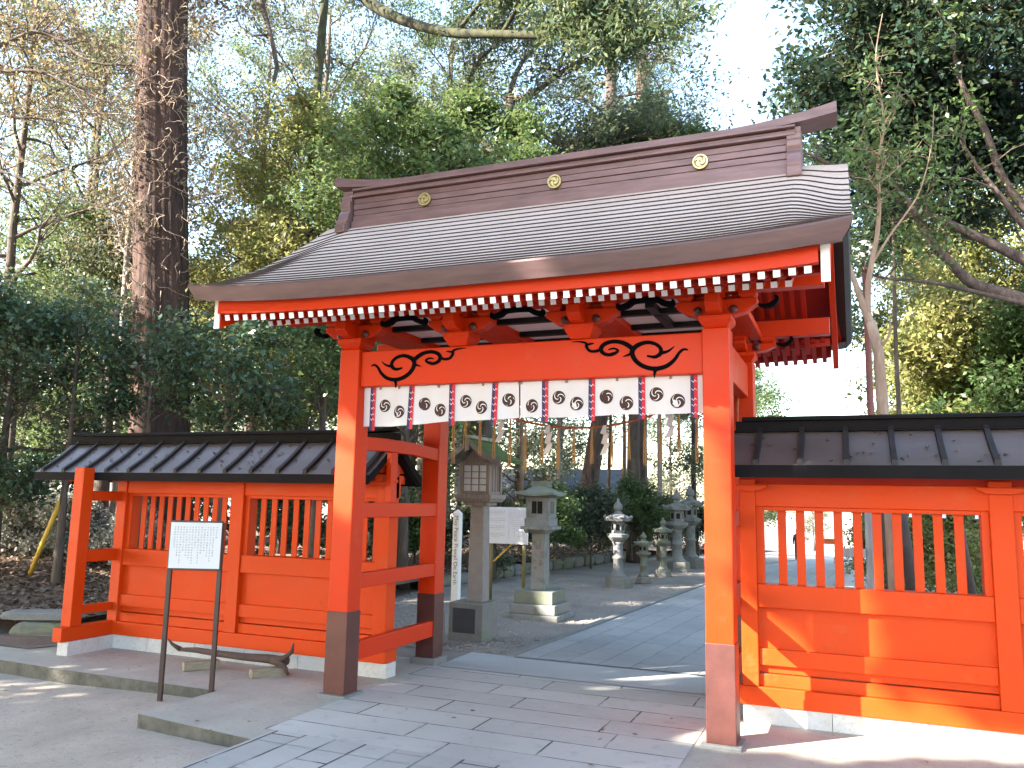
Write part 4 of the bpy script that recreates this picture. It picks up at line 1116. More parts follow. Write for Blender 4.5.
def limbs(seed, trunk, tr, lims, sub=3, subL=1.2, twigs=3, wob=.25, grav=.03, from_=2):
    """a tree whose main stem and limbs are given in metres; side shoots grow from them"""
    q = random.Random(seed); m = MB(); cl = []
    base = Vector(trunk[0] if trunk else tk[0])
    V = lambda p: Vector(p)-base
    n = len(trunk)
    if n: m.tube([V(p) for p in trunk], [tr[0]+(tr[1]-tr[0])*i/(n-1) for i in range(n)], 10)
    for pts, ra, rb in lims:
        P = [V(p) for p in pts]
        # resample smoothly
        Q = []
        for i in range(len(P)-1):
            p0, p1, p2, p3 = P[max(i-1, 0)], P[i], P[i+1], P[min(i+2, len(P)-1)]
            for k in range(4):
                t = k/4; Q.append(.5*((2*p1)+(p2-p0)*t+(2*p0-5*p1+4*p2-p3)*t*t+(-p0+3*p1-3*p2+p3)*t**3))
        Q.append(P[-1]); n = len(Q)
        R = [ra+(rb-ra)*i/(n-1) for i in range(n)]
        m.tube(Q, R, 8)
        for k in range(from_, n):
            for _ in range(sub if k > n*.3 else 1):
                if q.random() < .35: continue
                d = (Q[k]-Q[k-1]).normalized()*.7+rnd_dir(q, -20, 60); L2 = subL*q.uniform(.5, 1.2)
                P2 = polyline(q, Q[k], d.normalized(), L2, 4, wob, grav); r2 = min(R[k]*.55, .018)
                m.tube(P2, [r2*(1-.8*i/4) for i in range(5)], 4, False); cl += [P2[2], P2[3], P2[4]]
                for _ in range(twigs):
                    P3 = polyline(q, P2[q.randint(2, 4)], rnd_dir(q, -30, 55), L2*q.uniform(.4, .7), 3, wob*1.3, grav)
                    m.tube(P3, [.005, .004, .003, .0015], 3, False); cl += [P3[2], P3[3]]
    return m, np.array([tuple(c) for c in cl]) if cl else np.zeros((0, 3))

# the giant cedar
q = random.Random(4)
cd = thing('cedar_tree', 'giant old cedar with thick reddish fibrous trunk and dry twigs, rising behind the left fence', 'tree', (-9.40, 6.0, 0))
m = MB(); rows = []; NA = 72
fl = [(q.uniform(0, 6.28), q.choice([5, 7, 9, 12, 15, 21]), q.uniform(.008, .026)) for _ in range(9)]
HZ = lin(-.2, 24, 70)
for z in HZ:
    r = .54-.006*z+.30*math.exp(-max(z, 0)/.8); row = []
    for k in range(NA+1):
        a = 2*PI*k/NA; rr = r*(1+sum(A*math.sin(n*a+p+z*.10*(1+n*.05)) for p, n, A in fl)+.012*math.sin(z*9+k*1.7))
        row.append((-.092*z+.03*math.sin(z*.5)+rr*math.cos(a), rr*math.sin(a), z))
    rows.append(row)
m.grid(rows); part('trunk', m, M['cedarbark'], cd, smooth=True, local=True)
m = MB()
for i in range(210):          # dry shoots sprouting from the bark
    z = q.triangular(3.2, 13, 9.5); a = q.uniform(-2.9, .3); r = .54-.006*z
    p = Vector((-.092*z+r*math.cos(a), r*math.sin(a), z)); d = Vector((math.cos(a), math.sin(a), q.uniform(-.9, .7)))
    P = polyline(q, p, d.normalized(), q.uniform(.25, 1.0), 6, .55, -.02); m.tube(P, [.011, .009, .007, .006, .005, .004, .002], 4, False)
    for _ in range(2):
        P2 = polyline(q, P[q.randint(2, 5)], rnd_dir(q, -50, 50), q.uniform(.15, .45), 4, .6, 0); m.tube(P2, [.006, .005, .004, .003, .002], 3, False)
part('dry_twigs', m, M['twig'], cd, local=True)['kind'] = 'stuff'
m = MB().tube([(-1.3, 0, 14.3), (-.75, .8, 14.4), (-.35, 1.7, 14.0), (-.28, 2.0, 12.87), (-.03, 2.0, 12.19), (.19, 2.0, 11.54), (.31, 2.0, 11.08), (.23, 2.0, 10.67)], [.10, .085, .075, .065, .06, .055, .05, .04], 8)
m.tube([(-.03, 2.0, 11.94), (-.47, 2.0, 12.02), (-.84, 2.0, 12.34), (-1.02, 2.0, 12.74)], [.03, .025, .02, .012], 6)
part('broken_limb', m, M['barkdark'], cd, smooth=True, local=True, label='dead broken limb hanging down')
m = MB(); cl = []
for i in range(26):
    z = q.uniform(13, 23); a = i*2.4; p = (-.092*z, 0, z)
    P = polyline(q, p, rnd_dir(q, -5, 25, a), q.uniform(2, 3.6), 6, .15, -.03); m.tube(P, [.07, .06, .05, .04, .03, .02, .01], 6, False)
    for k in range(2, 7):
        for _ in range(3):
            P2 = polyline(q, P[k], rnd_dir(q, -30, 20), .8, 4, .2, -.05); m.tube(P2, .008, 3, False); cl += P2[1:]
part('limb', m, M['cedarbark'], cd, local=True)
o = bpy.data.objects.new('crown', leaf_mesh('crown', np.array([tuple(c) for c in cl]), 9, (.16, .16, .13), .22, .05, M['lf_conifer'], 5, .3, .8)); link(o); o.parent = cd

EV = lambda s, H, r, lo, nl=22: skeleton(s, H, .045+.012*H, lo, H*.97, nl, r, 0, 45, .25, .02, sub=3, twigs=3)
# dark camellias and evergreens behind the left fence
dk = 'dark evergreens behind the left fence'
def camellia(label, loc, s, H, r, lo, mat='lf_dark', per=9, L=.105, nl=24, group=dk):
    return tree('evergreen_tree', label, 'tree', loc, EV(s, H, r, lo, nl), (per, (.13, .13, .10), L, L*.5, .7, .15), 'barkdark', mat, group, rz=s*1.3, seed=s)
camellia('dark glossy evergreen tree at the left edge beyond the fence buttress', (-9.7, 3.0, .2), 11, 4.4, 1.5, 1.1, per=5, nl=20)
camellia('dark evergreen cut off by the left picture edge', (-11.4, 2.3, .2), 12, 4.4, 1.5, 1.2, per=5, nl=18)
camellia('low dark evergreen spreading in front of the giant cedar trunk', (-7.3, 3.5, .2), 13, 3.4, 1.2, 2.2, per=4, nl=7)
camellia('slim evergreen whose leafy top shows over the left fence roof beside the cedar', (-5.45, 3.1, .15), 14, 3.6, 1.3, 2.3, per=4, nl=9)
camellia('dark evergreen showing below the left eave of the gate roof', (-4.85, 4.4, .15), 15, 4.0, 1.4, 1.9, 'lf_green', per=4, nl=11)
camellia('dark evergreen seen between the left gate posts', (-4.9, 7.2, .15), 16, 4.4, 1.7, 1.2, 'lf_green', per=4, nl=14)
# brighter trees above the left side of the gate roof
camellia('yellow-green sunlit tree between the cedar and the gate roof', (-8.9, 9.0, .2), 17, 9.8, 2.7, 3.4, 'lf_yellow', 8, .12, 28, 'trees above the gate roof')
camellia('glossy green tree rising straight behind the left half of the gate roof', (-5.5, 8.0, .2), 18, 9.2, 2.2, 4.0, 'lf_green', 9, .12, 30, 'trees above the gate roof')
camellia('green tree behind the middle of the gate roof', (-4.1, 9.0, .2), 19, 9.4, 2.1, 4.2, 'lf_green', 7, .12, 26, 'trees above the gate roof')
camellia('olive green tree left of the cedar, small and sunlit', (-15.5, 9.0, .3), 20, 8.0, 2.8, 2.0, 'lf_green', 7, .12, 26, 'trees left of the cedar')
camellia('grey-green tree between the left evergreens and the cedar', (-14.2, 10.2, .2), 21, 7.2, 2.4, 2.2, 'lf_grey', 9, .12, 26, 'trees left of the cedar')
camellia('pale yellow-green tree close behind the cedar on its right', (-11.2, 10.6, .2), 22, 8.2, 2.4, 2.8, 'lf_yellow', 7, .12, 26, 'trees above the gate roof')
camellia('sunlit olive tree filling the gap above the left eave of the gate', (-7.2, 10.0, .2), 23, 7.6, 2.2, 2.6, 'lf_yellow', 7, .12, 26, 'trees above the gate roof')
# wide spreading tree over the roof
tk = [(-5.9, 13, 0), (-6.35, 13, 4), (-6.25, 13, 8), (-6.04, 13, 9.4), (-5.84, 13, 10.75), (-5.47, 13, 12.2)]
lims = [([(-5.67, 13, 12.17), (-4.96, 12.8, 11.99), (-4.13, 12.6, 12.26), (-3.32, 12.3, 12.38), (-2.2, 12, 12.1), (-1.2, 11.7, 11.7)], .10, .03),
        ([(-5.55, 13, 12.0), (-4.9, 13.4, 11.3), (-4.2, 13.7, 10.9), (-3.3, 13.9, 10.8), (-2.4, 14, 11.0), (-1.5, 14, 10.8)], .08, .025),
        ([(-5.9, 13, 10.4), (-6.7, 12.8, 12.0), (-6.48, 12.6, 12.84), (-5.84, 12.4, 13.3), (-5.1, 12.2, 13.6)], .09, .03),
        ([(-5.6, 13, 12.1), (-5.3, 13.2, 13.2), (-4.6, 13.4, 13.9), (-3.8, 13.6, 14.3)], .08, .025),
        ([(-5.8, 13, 11.0), (-5.0, 12.6, 10.6), (-4.2, 12.4, 10.1), (-3.5, 12.3, 10.2)], .06, .02),
        ([(-6.1, 13, 9.2), (-7.2, 13, 10.3), (-8.2, 13.2, 11.0), (-9.0, 13.4, 12.0)], .07, .02),
        ([(-4.1, 12.6, 12.26), (-3.6, 12.2, 12.9), (-2.8, 12, 13.2), (-2.0, 11.8, 13.1)], .05, .015)]
tree('spreading_tree', 'broad spreading tree with dark crooked limbs over the middle of the gate roof', 'tree', tk[0], limbs(31, tk, (.30, .14), lims, 4, 1.5, 4), (9, (.2, .2, .14), .12, .06, .6, .1), 'barkdark', 'lf_grey', seed=31)
tree('evergreen_tree', 'rounded evergreen behind the right half of the gate roof, below the open sky', 'tree', (-2.9, 16, 0), EV(32, 12.6, 2.4, 7.5, 30), (11, (.17, .17, .13), .14, .07, .6, .1), 'barkdark', 'lf_green', 'trees above the gate roof', seed=32)
tree('evergreen_tree', 'lower rounded evergreen touching the right end of the gate ridge', 'tree', (-.42, 15, 0), skeleton(33, 10.9, .12, 6.5, 10.6, 24, 1.9, 0, 45, .25, .02, lean=(-.9, 0), sub=3, twigs=3), (11, (.17, .17, .13), .14, .07, .6, .1), 'barkdark', 'lf_green', 'trees above the gate roof', seed=33)
# slender tree that sends a mossy limb across the top of the picture
tk = [(-8.9, 9, .1), (-8.8, 9, 5), (-8.75, 9, 10), (-8.6, 9, 15), (-8.5, 9, 17)]
lims = [([(-8.6, 9.05, 14.6), (-8.33, 9, 14.19), (-7.47, 8.8, 12.96), (-6.71, 8.6, 12.25), (-5.69, 8.4, 11.58), (-4.74, 8.2, 11.1), (-3.64, 8, 10.73), (-2.37, 7.8, 10.31)], .17, .07),
        ([(-3.6, 8, 10.73), (-2.9, 7.6, 11.2), (-2.2, 7.2, 11.4), (-1.5, 7.0, 11.3)], .05, .015),
        ([(-3.0, 7.9, 10.5), (-2.2, 7.8, 10.6), (-1.5, 7.6, 10.2), (-.8, 7.5, 9.7)], .05, .015),
        ([(-4.7, 8.2, 11.1), (-4.0, 8.0, 11.6), (-3.2, 7.8, 12.0), (-2.4, 7.6, 12.0)], .05, .015)]
sk = limbs(34, tk, (.11, .09), lims[:1], 1, .5, 1)
t = tree('mossy_tree', 'slim-trunked tree holding a thick mossy limb across the top of the picture', 'tree', tk[0], sk, (3, (.12, .12, .1), .12, .04, .4, .4), 'barkmoss', 'lf_conifer', seed=34)
c2 = []
for k_, lm_ in enumerate(lims[1:]):
    m2, c_ = limbs(35+k_, [], (.01, .01), [lm_], 5, .8, 4, .22, .0); c2.append(c_)
    part('side_limb', m2, M['barkmoss'], t, smooth=True, local=True)
c2 = np.concatenate(c2)
o = bpy.data.objects.new('crown', leaf_mesh('crown', c2, 14, (.15, .15, .13), .17, .05, M['lf_conifer'], 36, .4, .5)); link(o); o.parent = t

# bare and sparse trees on the left
def sparse(label, loc, s, H, ll, lo, mat, per, bk='barkdark', rz=0, nl=22, r0=None, g='thin trees on the left'):
    return tree('deciduous_tree', label, 'tree', loc, skeleton(s, H, r0 or .012*H, lo, H*.98, nl, ll, 5, 60, .22, .03, sub=3, twigs=4), (per, (.14, .14, .12), .10, .055, .3, .4), bk, mat, g, rz, s)
sparse('pale-barked tree with a crooked trunk just left of the giant cedar', (-12.15, 7.2, .2), 41, 13, 3.6, 6.0, 'lf_brown', 5, 'barkgrey', r0=.11)
sp1 = sparse('thin grey-green tree in the upper left corner', (-17.5, 10.5, .3), 42, 15, 4.6, 4.5, 'lf_grey', 6)
sp2 = sparse('thin-leaved grey-green tree far behind the left evergreens', (-22, 14, .3), 43, 17, 5.0, 4.0, 'lf_green', 7)
sp3 = sparse('sparse grey-green tree with dark twigs between the cedar and the mossy limb', (-11.2, 12.5, .2), 44, 15.5, 4.4, 5.0, 'lf_grey', 7)
retree(sp1, 'second thin grey-green tree, far left beside the picture edge', (-15.2, 6.6, .3), 2.2, .88)
retree(sp2, 'faint grey-green tree rising behind the giant cedar', (-15.2, 15, .3), 1.1, .95)
retree(sp3, 'dark-twigged tree behind the left half of the gate roof', (-10, 17, .2), 4.0, 1.0)
retree(sp2, 'thin grey-green tree high above the left part of the gate ridge', (-8.4, 15, .2), 3.0, .92)
tk = [(-14.7, 4, -.1), (-14.8, 4, 5), (-15.1, 4, 9.4), (-15.0, 4, 11.2), (-14.8, 4, 13.6)]
lims = [([(-15.05, 4, 9.3), (-14.6, 4.1, 9.8), (-13.9, 4.2, 10.19), (-13.04, 4.4, 10.44), (-12.33, 4.6, 10.69), (-11.86, 4.8, 10.53), (-11.2, 5, 10.04), (-10.3, 5.2, 9.9)], .07, .018),
        ([(-15.1, 4, 9.2), (-14.12, 4, 9.69), (-12.64, 4.2, 9.68), (-11.78, 4.4, 9.62), (-11.03, 4.6, 9.26), (-10.31, 4.8, 8.92)], .05, .012),
        ([(-15.0, 4, 8.2), (-13.85, 4, 8.18), (-12.46, 4.3, 7.67), (-11.15, 4.6, 7.16), (-9.89, 5, 6.72)], .045, .010),
        ([(-15.1, 4, 9.9), (-14.2, 4, 10.14), (-12.66, 4.3, 8.9), (-11.92, 4.6, 8.79), (-11.3, 5, 8.67)], .04, .010),
        ([(-15.0, 4, 10.8), (-14.0, 4.3, 11.6), (-12.8, 4.6, 12.2), (-11.6, 5, 12.3), (-10.6, 5.2, 12.0)], .05, .012)]
tree('deciduous_tree', 'tree at the left edge sending long thin dark branches towards the cedar trunk', 'tree', tk[0], limbs(46, tk, (.16, .08), lims, 2, .8, 4), (2, (.12, .12, .1), .10, .055, .3, .4), 'barkdark', 'lf_brown', 'thin trees on the left', seed=46)
# farther wood
fg = 'trees of the farther wood'
bgA = tree('evergreen_tree', 'far grey-green tree behind the left evergreens, low by the fence roof', 'tree', (-24, 20, 0), EV(51, 11, 3.4, 1.5, 30), (4, (.25, .25, .2), .19, .10, .5, .1), 'barkdark', 'lf_green', fg, seed=51)
bgB = tree('evergreen_tree', 'far pale sunlit tree seen through the left fence lattice', 'tree', (-18, 19, 0), EV(52, 12, 3.4, 1.5, 30), (4, (.25, .25, .2), .19, .10, .5, .1), 'barkdark', 'lf_grey', fg, seed=52)
for i, (x, y, s, r, src) in enumerate(((-33, 22, 1.1, 1, bgA), (-31, 19, .9, 2, bgB), (-13, 22, .85, 3, bgA), (-9.5, 24, .75, 4, bgB), (-22, 27, 1.15, .5, bgB), (-37, 32, 1.3, 5, bgA), (-16, 31, 1.0, 2.5, bgA), (-40, 12, 1.2, 3.3, bgB), (-12, 36, 1.0, 1.7, bgB), (-3, 44, .95, 1.0, bgA), (-5.6, 34, .62, 2.2, bgB), (-19, 12, .42, .2, bgA))):
    lab = ['far dark tree beyond the left edge evergreens', 'far greyish tree at the left picture edge', 'far green tree behind the cedar to its right', 'far greyish tree behind the wooden lantern', 'distant pale tree behind the bare trees left of the cedar', 'most distant dark tree at far left', 'distant green tree behind the sunlit yellow one', 'distant greyish tree outside the left edge', 'distant pale tree above the wide notice board', 'distant green tree at the end of the path', 'low distant pale tree behind the thick pine trunk', 'low dark tree deep behind the left buttress'][i]
    retree(src, lab, (x, y, gz(x, y)), r, s)

for x, y, s_, r, lab in ((4.5, 66, .42, .4, 'low distant tree beyond the bright forecourt, behind the lattice'), (10.5, 58, .45, 2.0, 'low distant tree beyond the forecourt, right of the farther one'), (-.8, 74, .48, 3.1, 'most distant low tree at the end of the forecourt')):
    retree(bgB, lab, (x, y, gz(x, y)), r, s_)
# pines and thin trunks seen through the gate
pk = [(-5.15, 18, -.2), (-4.98, 18, 1.0), (-4.83, 18, 1.9), (-4.59, 18, 3.4), (-4.44, 18, 4.3), (-4.29, 18, 6.2), (-4.24, 18, 8.4), (-4.2, 18, 13), (-4.1, 18, 19)]
lm = lambda s, x, y, z0, z1, n, L: [([(x, y, z), (x+math.cos(a)*L*.5, y+math.sin(a)*L*.5, z+.2), (x+math.cos(a)*L, y+math.sin(a)*L, z-.1)], .06, .015) for z, a in [(z0+(z1-z0)*i/(n-1), s+i*2.4) for i in range(n)]]
tree('pine_tree', 'dark leaning pine trunk seen through the gate left of the straight one', 'tree', pk[0], limbs(61, pk, (.31, .17), lm(0, -4.2, 18, 9.5, 18.5, 16, 2.2), 3, .9, 2, from_=1), (10, (.18, .18, .12), .22, .03, .3, .3), 'barkpine', 'lf_conifer', 'pines seen through the gate', seed=61)
pk = [(-3.85, 20, -.2), (-3.82, 20, 1.2), (-3.82, 20, 3.25), (-3.79, 20, 4.5), (-3.72, 20, 8.2), (-3.64, 20, 13.3), (-3.6, 20, 20)]
tree('pine_tree', 'straight thick pine trunk seen through the gate above the hedge', 'tree', pk[0], limbs(62, pk, (.38, .2), lm(1, -3.65, 20, 11, 19.5, 14, 1.7), 3, .9, 2, from_=1), (10, (.18, .18, .12), .22, .03, .3, .3), 'barkpine', 'lf_conifer', 'pines seen through the gate', seed=62)
th = []
for i, (px, y, r, H, lab) in enumerate(((-5.4, 14, .07, 9, 'slim pale trunk left of the leaning pine, above the square stone lantern'), (-5.35, 16.5, .06, 10, 'slim trunk just left of the leaning pine'), (-4.9, 20.5, .08, 10, 'thin tan trunk between the two thick pines, nearer the leaning one'), (-4.55, 21, .09, 11, 'thin grey trunk between the two thick pines, nearer the straight one'), (-2.65, 18, .09, 11, 'thin tan trunk right of the straight pine'), (-2.2, 21, .10, 12, 'thin trunk behind the tall pale stone lanterns'), (-1.3, 19, .05, 6, 'thin crooked sapling beside the right front gate post'), (-6.3, 12, .09, 10, 'thin dark trunk seen behind the wooden lantern'))):
    th.append(tree('thin_tree', lab, 'tree', (px, y, gz(px, y)), skeleton(70+i, H, r, H*.42 if i != 6 else 1.6, H, 12, 1.9 if i != 6 else 1.3, 0, 45, .2, .02, sub=2, twigs=3), (5, (.16, .16, .12), .11, .06, .5, .2), ('barktan', 'barkgrey', 'barkdark')[i % 3], ('lf_grey', 'lf_green', 'lf_yellow')[i % 3], 'thin trees seen through the gate', i*.9, 70+i))
# hedge shrubs and undergrowth
def shrub(label, loc, s, H, r, mat, g, per=9, L=.07, nl=20):
    return tree('shrub', label, 'shrub', loc, skeleton(s, H, .03, .12, H*.9, nl, r, 20, 70, .25, .02, sub=2, twigs=2, tn=6, lshape=lambda f: 1-.45*f), (per, (.09, .09, .08), L, L*.5, .7, .1), 'barkdark', mat, g, s*.7, s)
hg = 'hedge shrubs seen through the gate'
for i, (x, y, H, r, lab) in enumerate(((-4.6, 9.8, 1.2, .85, 'grey-green clipped shrub behind the square stone lantern'), (-3.75, 11.6, 1.35, .9, 'green shrub right of the square stone lantern'), (-3.3, 13.3, 1.4, 1.0, 'rounded green shrub behind the nearest round lantern'), (-2.85, 15.4, 1.45, 1.1, 'green shrub behind the squat mossy lantern'), (-2.5, 17.6, 1.35, 1.0, 'green shrub behind the tall pale lanterns'), (-5.9, 9.4, 1.0, .8, 'grey-green shrub behind the wooden lantern'), (-2.0, 20.5, 1.3, 1.0, 'farthest hedge shrub beside the right gate post'))):
    shrub(lab, (x, y, floorz(x, y)-.05 if y < 17 else gz(x, y)), 80+i, H, r, 'lf_green' if i % 2 else 'lf_grey', hg, 10, .085)
for i, (x, y, H, r, lab) in enumerate(((-11.3, 4.6, 1.0, .9, 'silvery-leaved shrub on the leaf bank at the left edge'), (-10.3, 4.9, .95, .8, 'silvery-leaved shrub on the leaf bank behind the yellow stake'), (-12.4, 5.6, 1.1, 1.0, 'silvery-leaved shrub farther back at the left edge'), (-8.9, 5.0, .7, .6, 'smallest silvery shrub, nearest the fence buttress'))):
    shrub(lab, (x, y, .2), 90+i, H, r, 'lf_silver', 'silvery shrubs on the leaf bank', 10, .085)
for i, (x, y, lab) in enumerate(((-15, 8, 'low dark undergrowth bush far left behind the evergreens'), (-12.5, 9.5, 'low dark undergrowth bush behind the cedar foot'), (-7.5, 9.5, 'low dark undergrowth bush behind the left fence middle'), (-18, 12, 'low dark undergrowth bush deep in the left wood'), (-6.6, 6.0, 'low dark undergrowth bush between cedar and gate'))):
    shrub(lab, (x, y, .25), 100+i, 1.7, 1.5, 'lf_dark', 'undergrowth bushes in the wood', 9, .12)
# dark trunks in the wood at left
for i, (x, y, r, H, lab) in enumerate(((-8.55, 3.2, .07, 4.0, 'dark slim trunk beside the yellow stake on the leaf bank'), (-12.6, 5.2, .12, 5.2, 'dark trunk in the shade at the left picture edge'), (-11.6, 6.4, .10, 5.2, 'dark trunk in the shade right of the left edge one'), (-10.55, 5.6, .20, 5.0, 'mossy grey trunk framed by the fence buttress'))):
    tree('thin_tree', lab, 'tree', (x, y, .15), skeleton(110+i, H, r, H*.6, H, 8, 1.2, 0, 45, .18, .02, sub=2, twigs=2), (3, (.13, .13, .1), .11, .055, .6, .2), 'barkdark', 'lf_dark', 'dark trunks on the leaf bank', i, 110+i)
m = MB().tube([(-9.28, 3.3, .25), (-9.02, 3.3, .85), (-8.66, 3.3, 1.62)], .035, 9)
solo('stake', m, M['bambooy'], 'leaning yellow bamboo stake propping a slim trunk on the leaf bank', 'stake', (-9.28, 3.3, .25), smooth=True)

# right side
tree('evergreen_tree', 'massive dark evergreen filling the upper right corner', 'tree', (7.2, 7.4, 0), skeleton(121, 12.5, .16, 6.2, 12.3, 42, 2.9, -5, 40, .22, .01, lean=(-2.6, 0), sub=4, twigs=4), (15, (.17, .17, .13), .125, .065, .6, .15), 'barkdark', 'lf_shaded', 'evergreens on the right', seed=121)
tree('evergreen_tree', 'dark evergreen with lower crown behind the right end of the gate roof', 'tree', (3.3, 8.0, 0), skeleton(122, 9.0, .05, 6.0, 8.9, 26, 1.7, -5, 45, .22, .01, sub=4, twigs=3), (9, (.17, .17, .13), .115, .06, .6, .15), 'barkdark', 'lf_shaded', 'evergreens on the right', seed=122)
tk = [(2.92, 4.5, -.05), (2.9, 4.5, 1.2), (2.88, 4.5, 2.36), (2.86, 4.5, 2.65), (2.85, 4.5, 3.06), (2.84, 4.5, 3.41), (2.77, 4.5, 3.75)]
lims = [([(2.77, 4.5, 3.72), (2.68, 4.5, 4.02), (2.61, 4.5, 4.27), (2.5, 4.5, 4.7)], .052, .02), ([(2.74, 4.5, 3.85), (2.76, 4.5, 4.2), (2.81, 4.5, 4.47), (2.88, 4.5, 4.8), (2.92, 4.5, 5.22), (2.92, 4.5, 5.66), (3.01, 4.5, 6.22), (2.95, 4.5, 7.0), (3.05, 4.5, 7.6)], .04, .005), ([(2.81, 4.5, 4.45), (3.02, 4.5, 4.78), (3.19, 4.5, 5.01), (3.36, 4.5, 5.29), (3.5, 4.5, 5.8), (3.55, 4.5, 6.3)], .016, .003), ([(2.84, 4.5, 3.41), (2.95, 4.45, 3.55), (2.98, 4.45, 3.75)], .02, .008)]
tree('thin_tree', 'slender tan forked tree standing in front of the lamp behind the right fence', 'tree', tk[0], limbs(123, tk, (.075, .058), lims, 2, .5, 2, from_=13), (3, (.09, .09, .08), .085, .045, .6, .2), 'barktan', 'lf_green', seed=123)
tk = [(5.5, 7, -.1), (5.56, 7, 2.4), (5.61, 7, 3.85), (5.46, 7, 5.1), (5.38, 7, 6.5), (5.44, 7, 8.5)]
lims = [([(5.64, 7, 4.2), (4.95, 6.8, 4.81), (4.28, 6.5, 5.2), (3.61, 6.2, 5.53), (3.12, 6, 5.81), (2.5, 5.8, 6.17), (2.1, 5.6, 6.4)], .085, .02),
        ([(5.62, 7, 3.9), (4.74, 6.8, 4.41), (4.14, 6.6, 4.62), (3.84, 6.4, 4.91), (3.59, 6.2, 5.18), (3.36, 6, 5.64), (3.12, 5.9, 5.98), (2.77, 5.7, 6.52)], .10, .02),
        ([(4.92, 6.8, 4.3), (4.2, 6.6, 4.5), (3.57, 6.2, 4.6), (3.0, 5.8, 4.6), (2.72, 5.5, 4.65)], .04, .012),
        ([(5.5, 7, 4.6), (4.8, 6.8, 5.45), (4.49, 6.5, 5.81), (4.26, 6.4, 6.16), (4.02, 6.2, 6.54)], .06, .015),
        ([(5.4, 7, 5.0), (4.66, 6.8, 5.97), (4.38, 6.6, 6.81), (4.09, 6.4, 7.5), (3.98, 6.2, 8.16)], .07, .02)]
tree('limbed_tree', 'tree with long brown limbs sweeping left from the right picture edge', 'tree', tk[0], limbs(124, tk, (.20, .12), lims, 1, .8, 3, .2, .04, from_=8), (7, (.13, .13, .11), .10, .05, .6, .2), 'barkpine', 'lf_green', seed=124)
for i, (x, y, H, r, lo, mat, lab) in enumerate(((4.9, 17, 9.0, 2.6, 1.6, 'lf_yellow', 'sunlit yellow-green tree behind the brown limbs at right'), (7.4, 15.5, 10.5, 3.0, 1.5, 'lf_yellow', 'sunlit yellow-green tree at the right picture edge'), (4.7, 12, 5.6, 1.7, 1.8, 'lf_yellow', 'low pale green tree over the right fence roof'), (6.2, 11, 5.4, 1.8, 1.5, 'lf_green', 'low green tree over the right end of the fence roof'), (9.5, 20, 12, 3.5, 2, 'lf_grey', 'tall pale tree behind the right sunlit trees'), (5.6, 25, 11, 3.2, 2, 'lf_yellow', 'distant sunlit tree behind the right fence lattice'))):
    tree('evergreen_tree', lab, 'tree', (x, y, gz(x, y)), EV(130+i, H, r, lo, 30), (9, (.17, .17, .14), .135, .07, .5, .15), 'barkdark', mat, 'sunlit trees beyond the right fence', i*1.1, 130+i)
for i, (x, y, H, lab) in enumerate(((3.6, 7.6, 1.5, 'sunlit bush seen through the right end of the fence lattice'), (4.3, 8.6, 1.6, 'sunlit bush behind the dark poles at the right fence'), (3.0, 10.5, 1.3, 'small sunlit bush behind the grey timber post'))):
    shrub(lab, (x, y, 0), 140+i, H, .8, 'lf_yellow', 'bushes beyond the right fence', 9, .075)

# unseen trees behind the photographer; crowns shade the gate, cut open for sun patches
HL = [(1.60, 0, .70, .20), (1.58, 0, 1.0, .16), (1.58, 0, 1.3, .16), (1.58, 0, 1.6, .16), (1.58, 0, 1.85, .15), (1.58, 0, 2.1, .14), (1.58, 0, 2.35, .14),
      (1.74, .75, .62, .26), (1.86, .75, .45, .30), (2.0, .75, .30, .32), (2.25, .75, .16, .30), (2.55, .75, .05, .26),
      (1.9, .5, 0, .36), (2.45, .4, 0, .28), (3.0, .66, .05, .24), (3.45, .66, .05, .18), (3.9, .5, .02, .16),
      (.3, 1.15, 0, .13), 
      (-.6, 7.6, 0, .45), (-.9, 5.2, 0, .30), (-.4, 10.5, 0, .5), (-.2, 12.5, 0, .3),
      (-1.41, 0, 2.0, .24), (-1.41, 0, 1.65, .24)]
HOLES = np.array([h[:3] for h in HL]); HR = np.array([h[3] for h in HL])
SV = np.array(tuple(SUN))
def keeper(loc):
    L0 = np.array(loc)
    def keep(C):
        P = C+L0; ok = np.ones(len(P), bool)
        for T, r in zip(HOLES, HR):
            d = P-T; al = d@SV; ok &= ((d*d).sum(1)-al*al) > r*r
        return ok
    return keep
for i, (x, y, H, ll, lab) in enumerate(((-14.2, -5.0, 15, 3.8, 'tall evergreen outside the picture to the left'), (-12.2, -7.3, 13.5, 3.6, 'tall evergreen outside the picture, left of the photographer'), (-10.0, -9.4, 16.5, 4.4, 'tall evergreen behind the photographer on the left'), (-6.6, -12.6, 16, 4.2, 'tall evergreen behind the photographer'), (-8.3, -11.3, 14, 3.6, 'tall evergreen behind the photographer, between two taller ones'))):
    loc = (x, y, -.12)
    tree('evergreen_tree', lab, 'tree', loc, skeleton(150+i, H, .32, 4.2, H*.98, 40, ll, -5, 40, .2, .0, sub=3, twigs=2, lshape=lambda f: .75+.35*math.sin(PI*f)), (8, (.34, .34, .28), .27, .15, .5, .1), 'barkdark', 'lf_dark', 'unseen shade trees cut open for sun patches', 0, 150+i, keeper(loc))

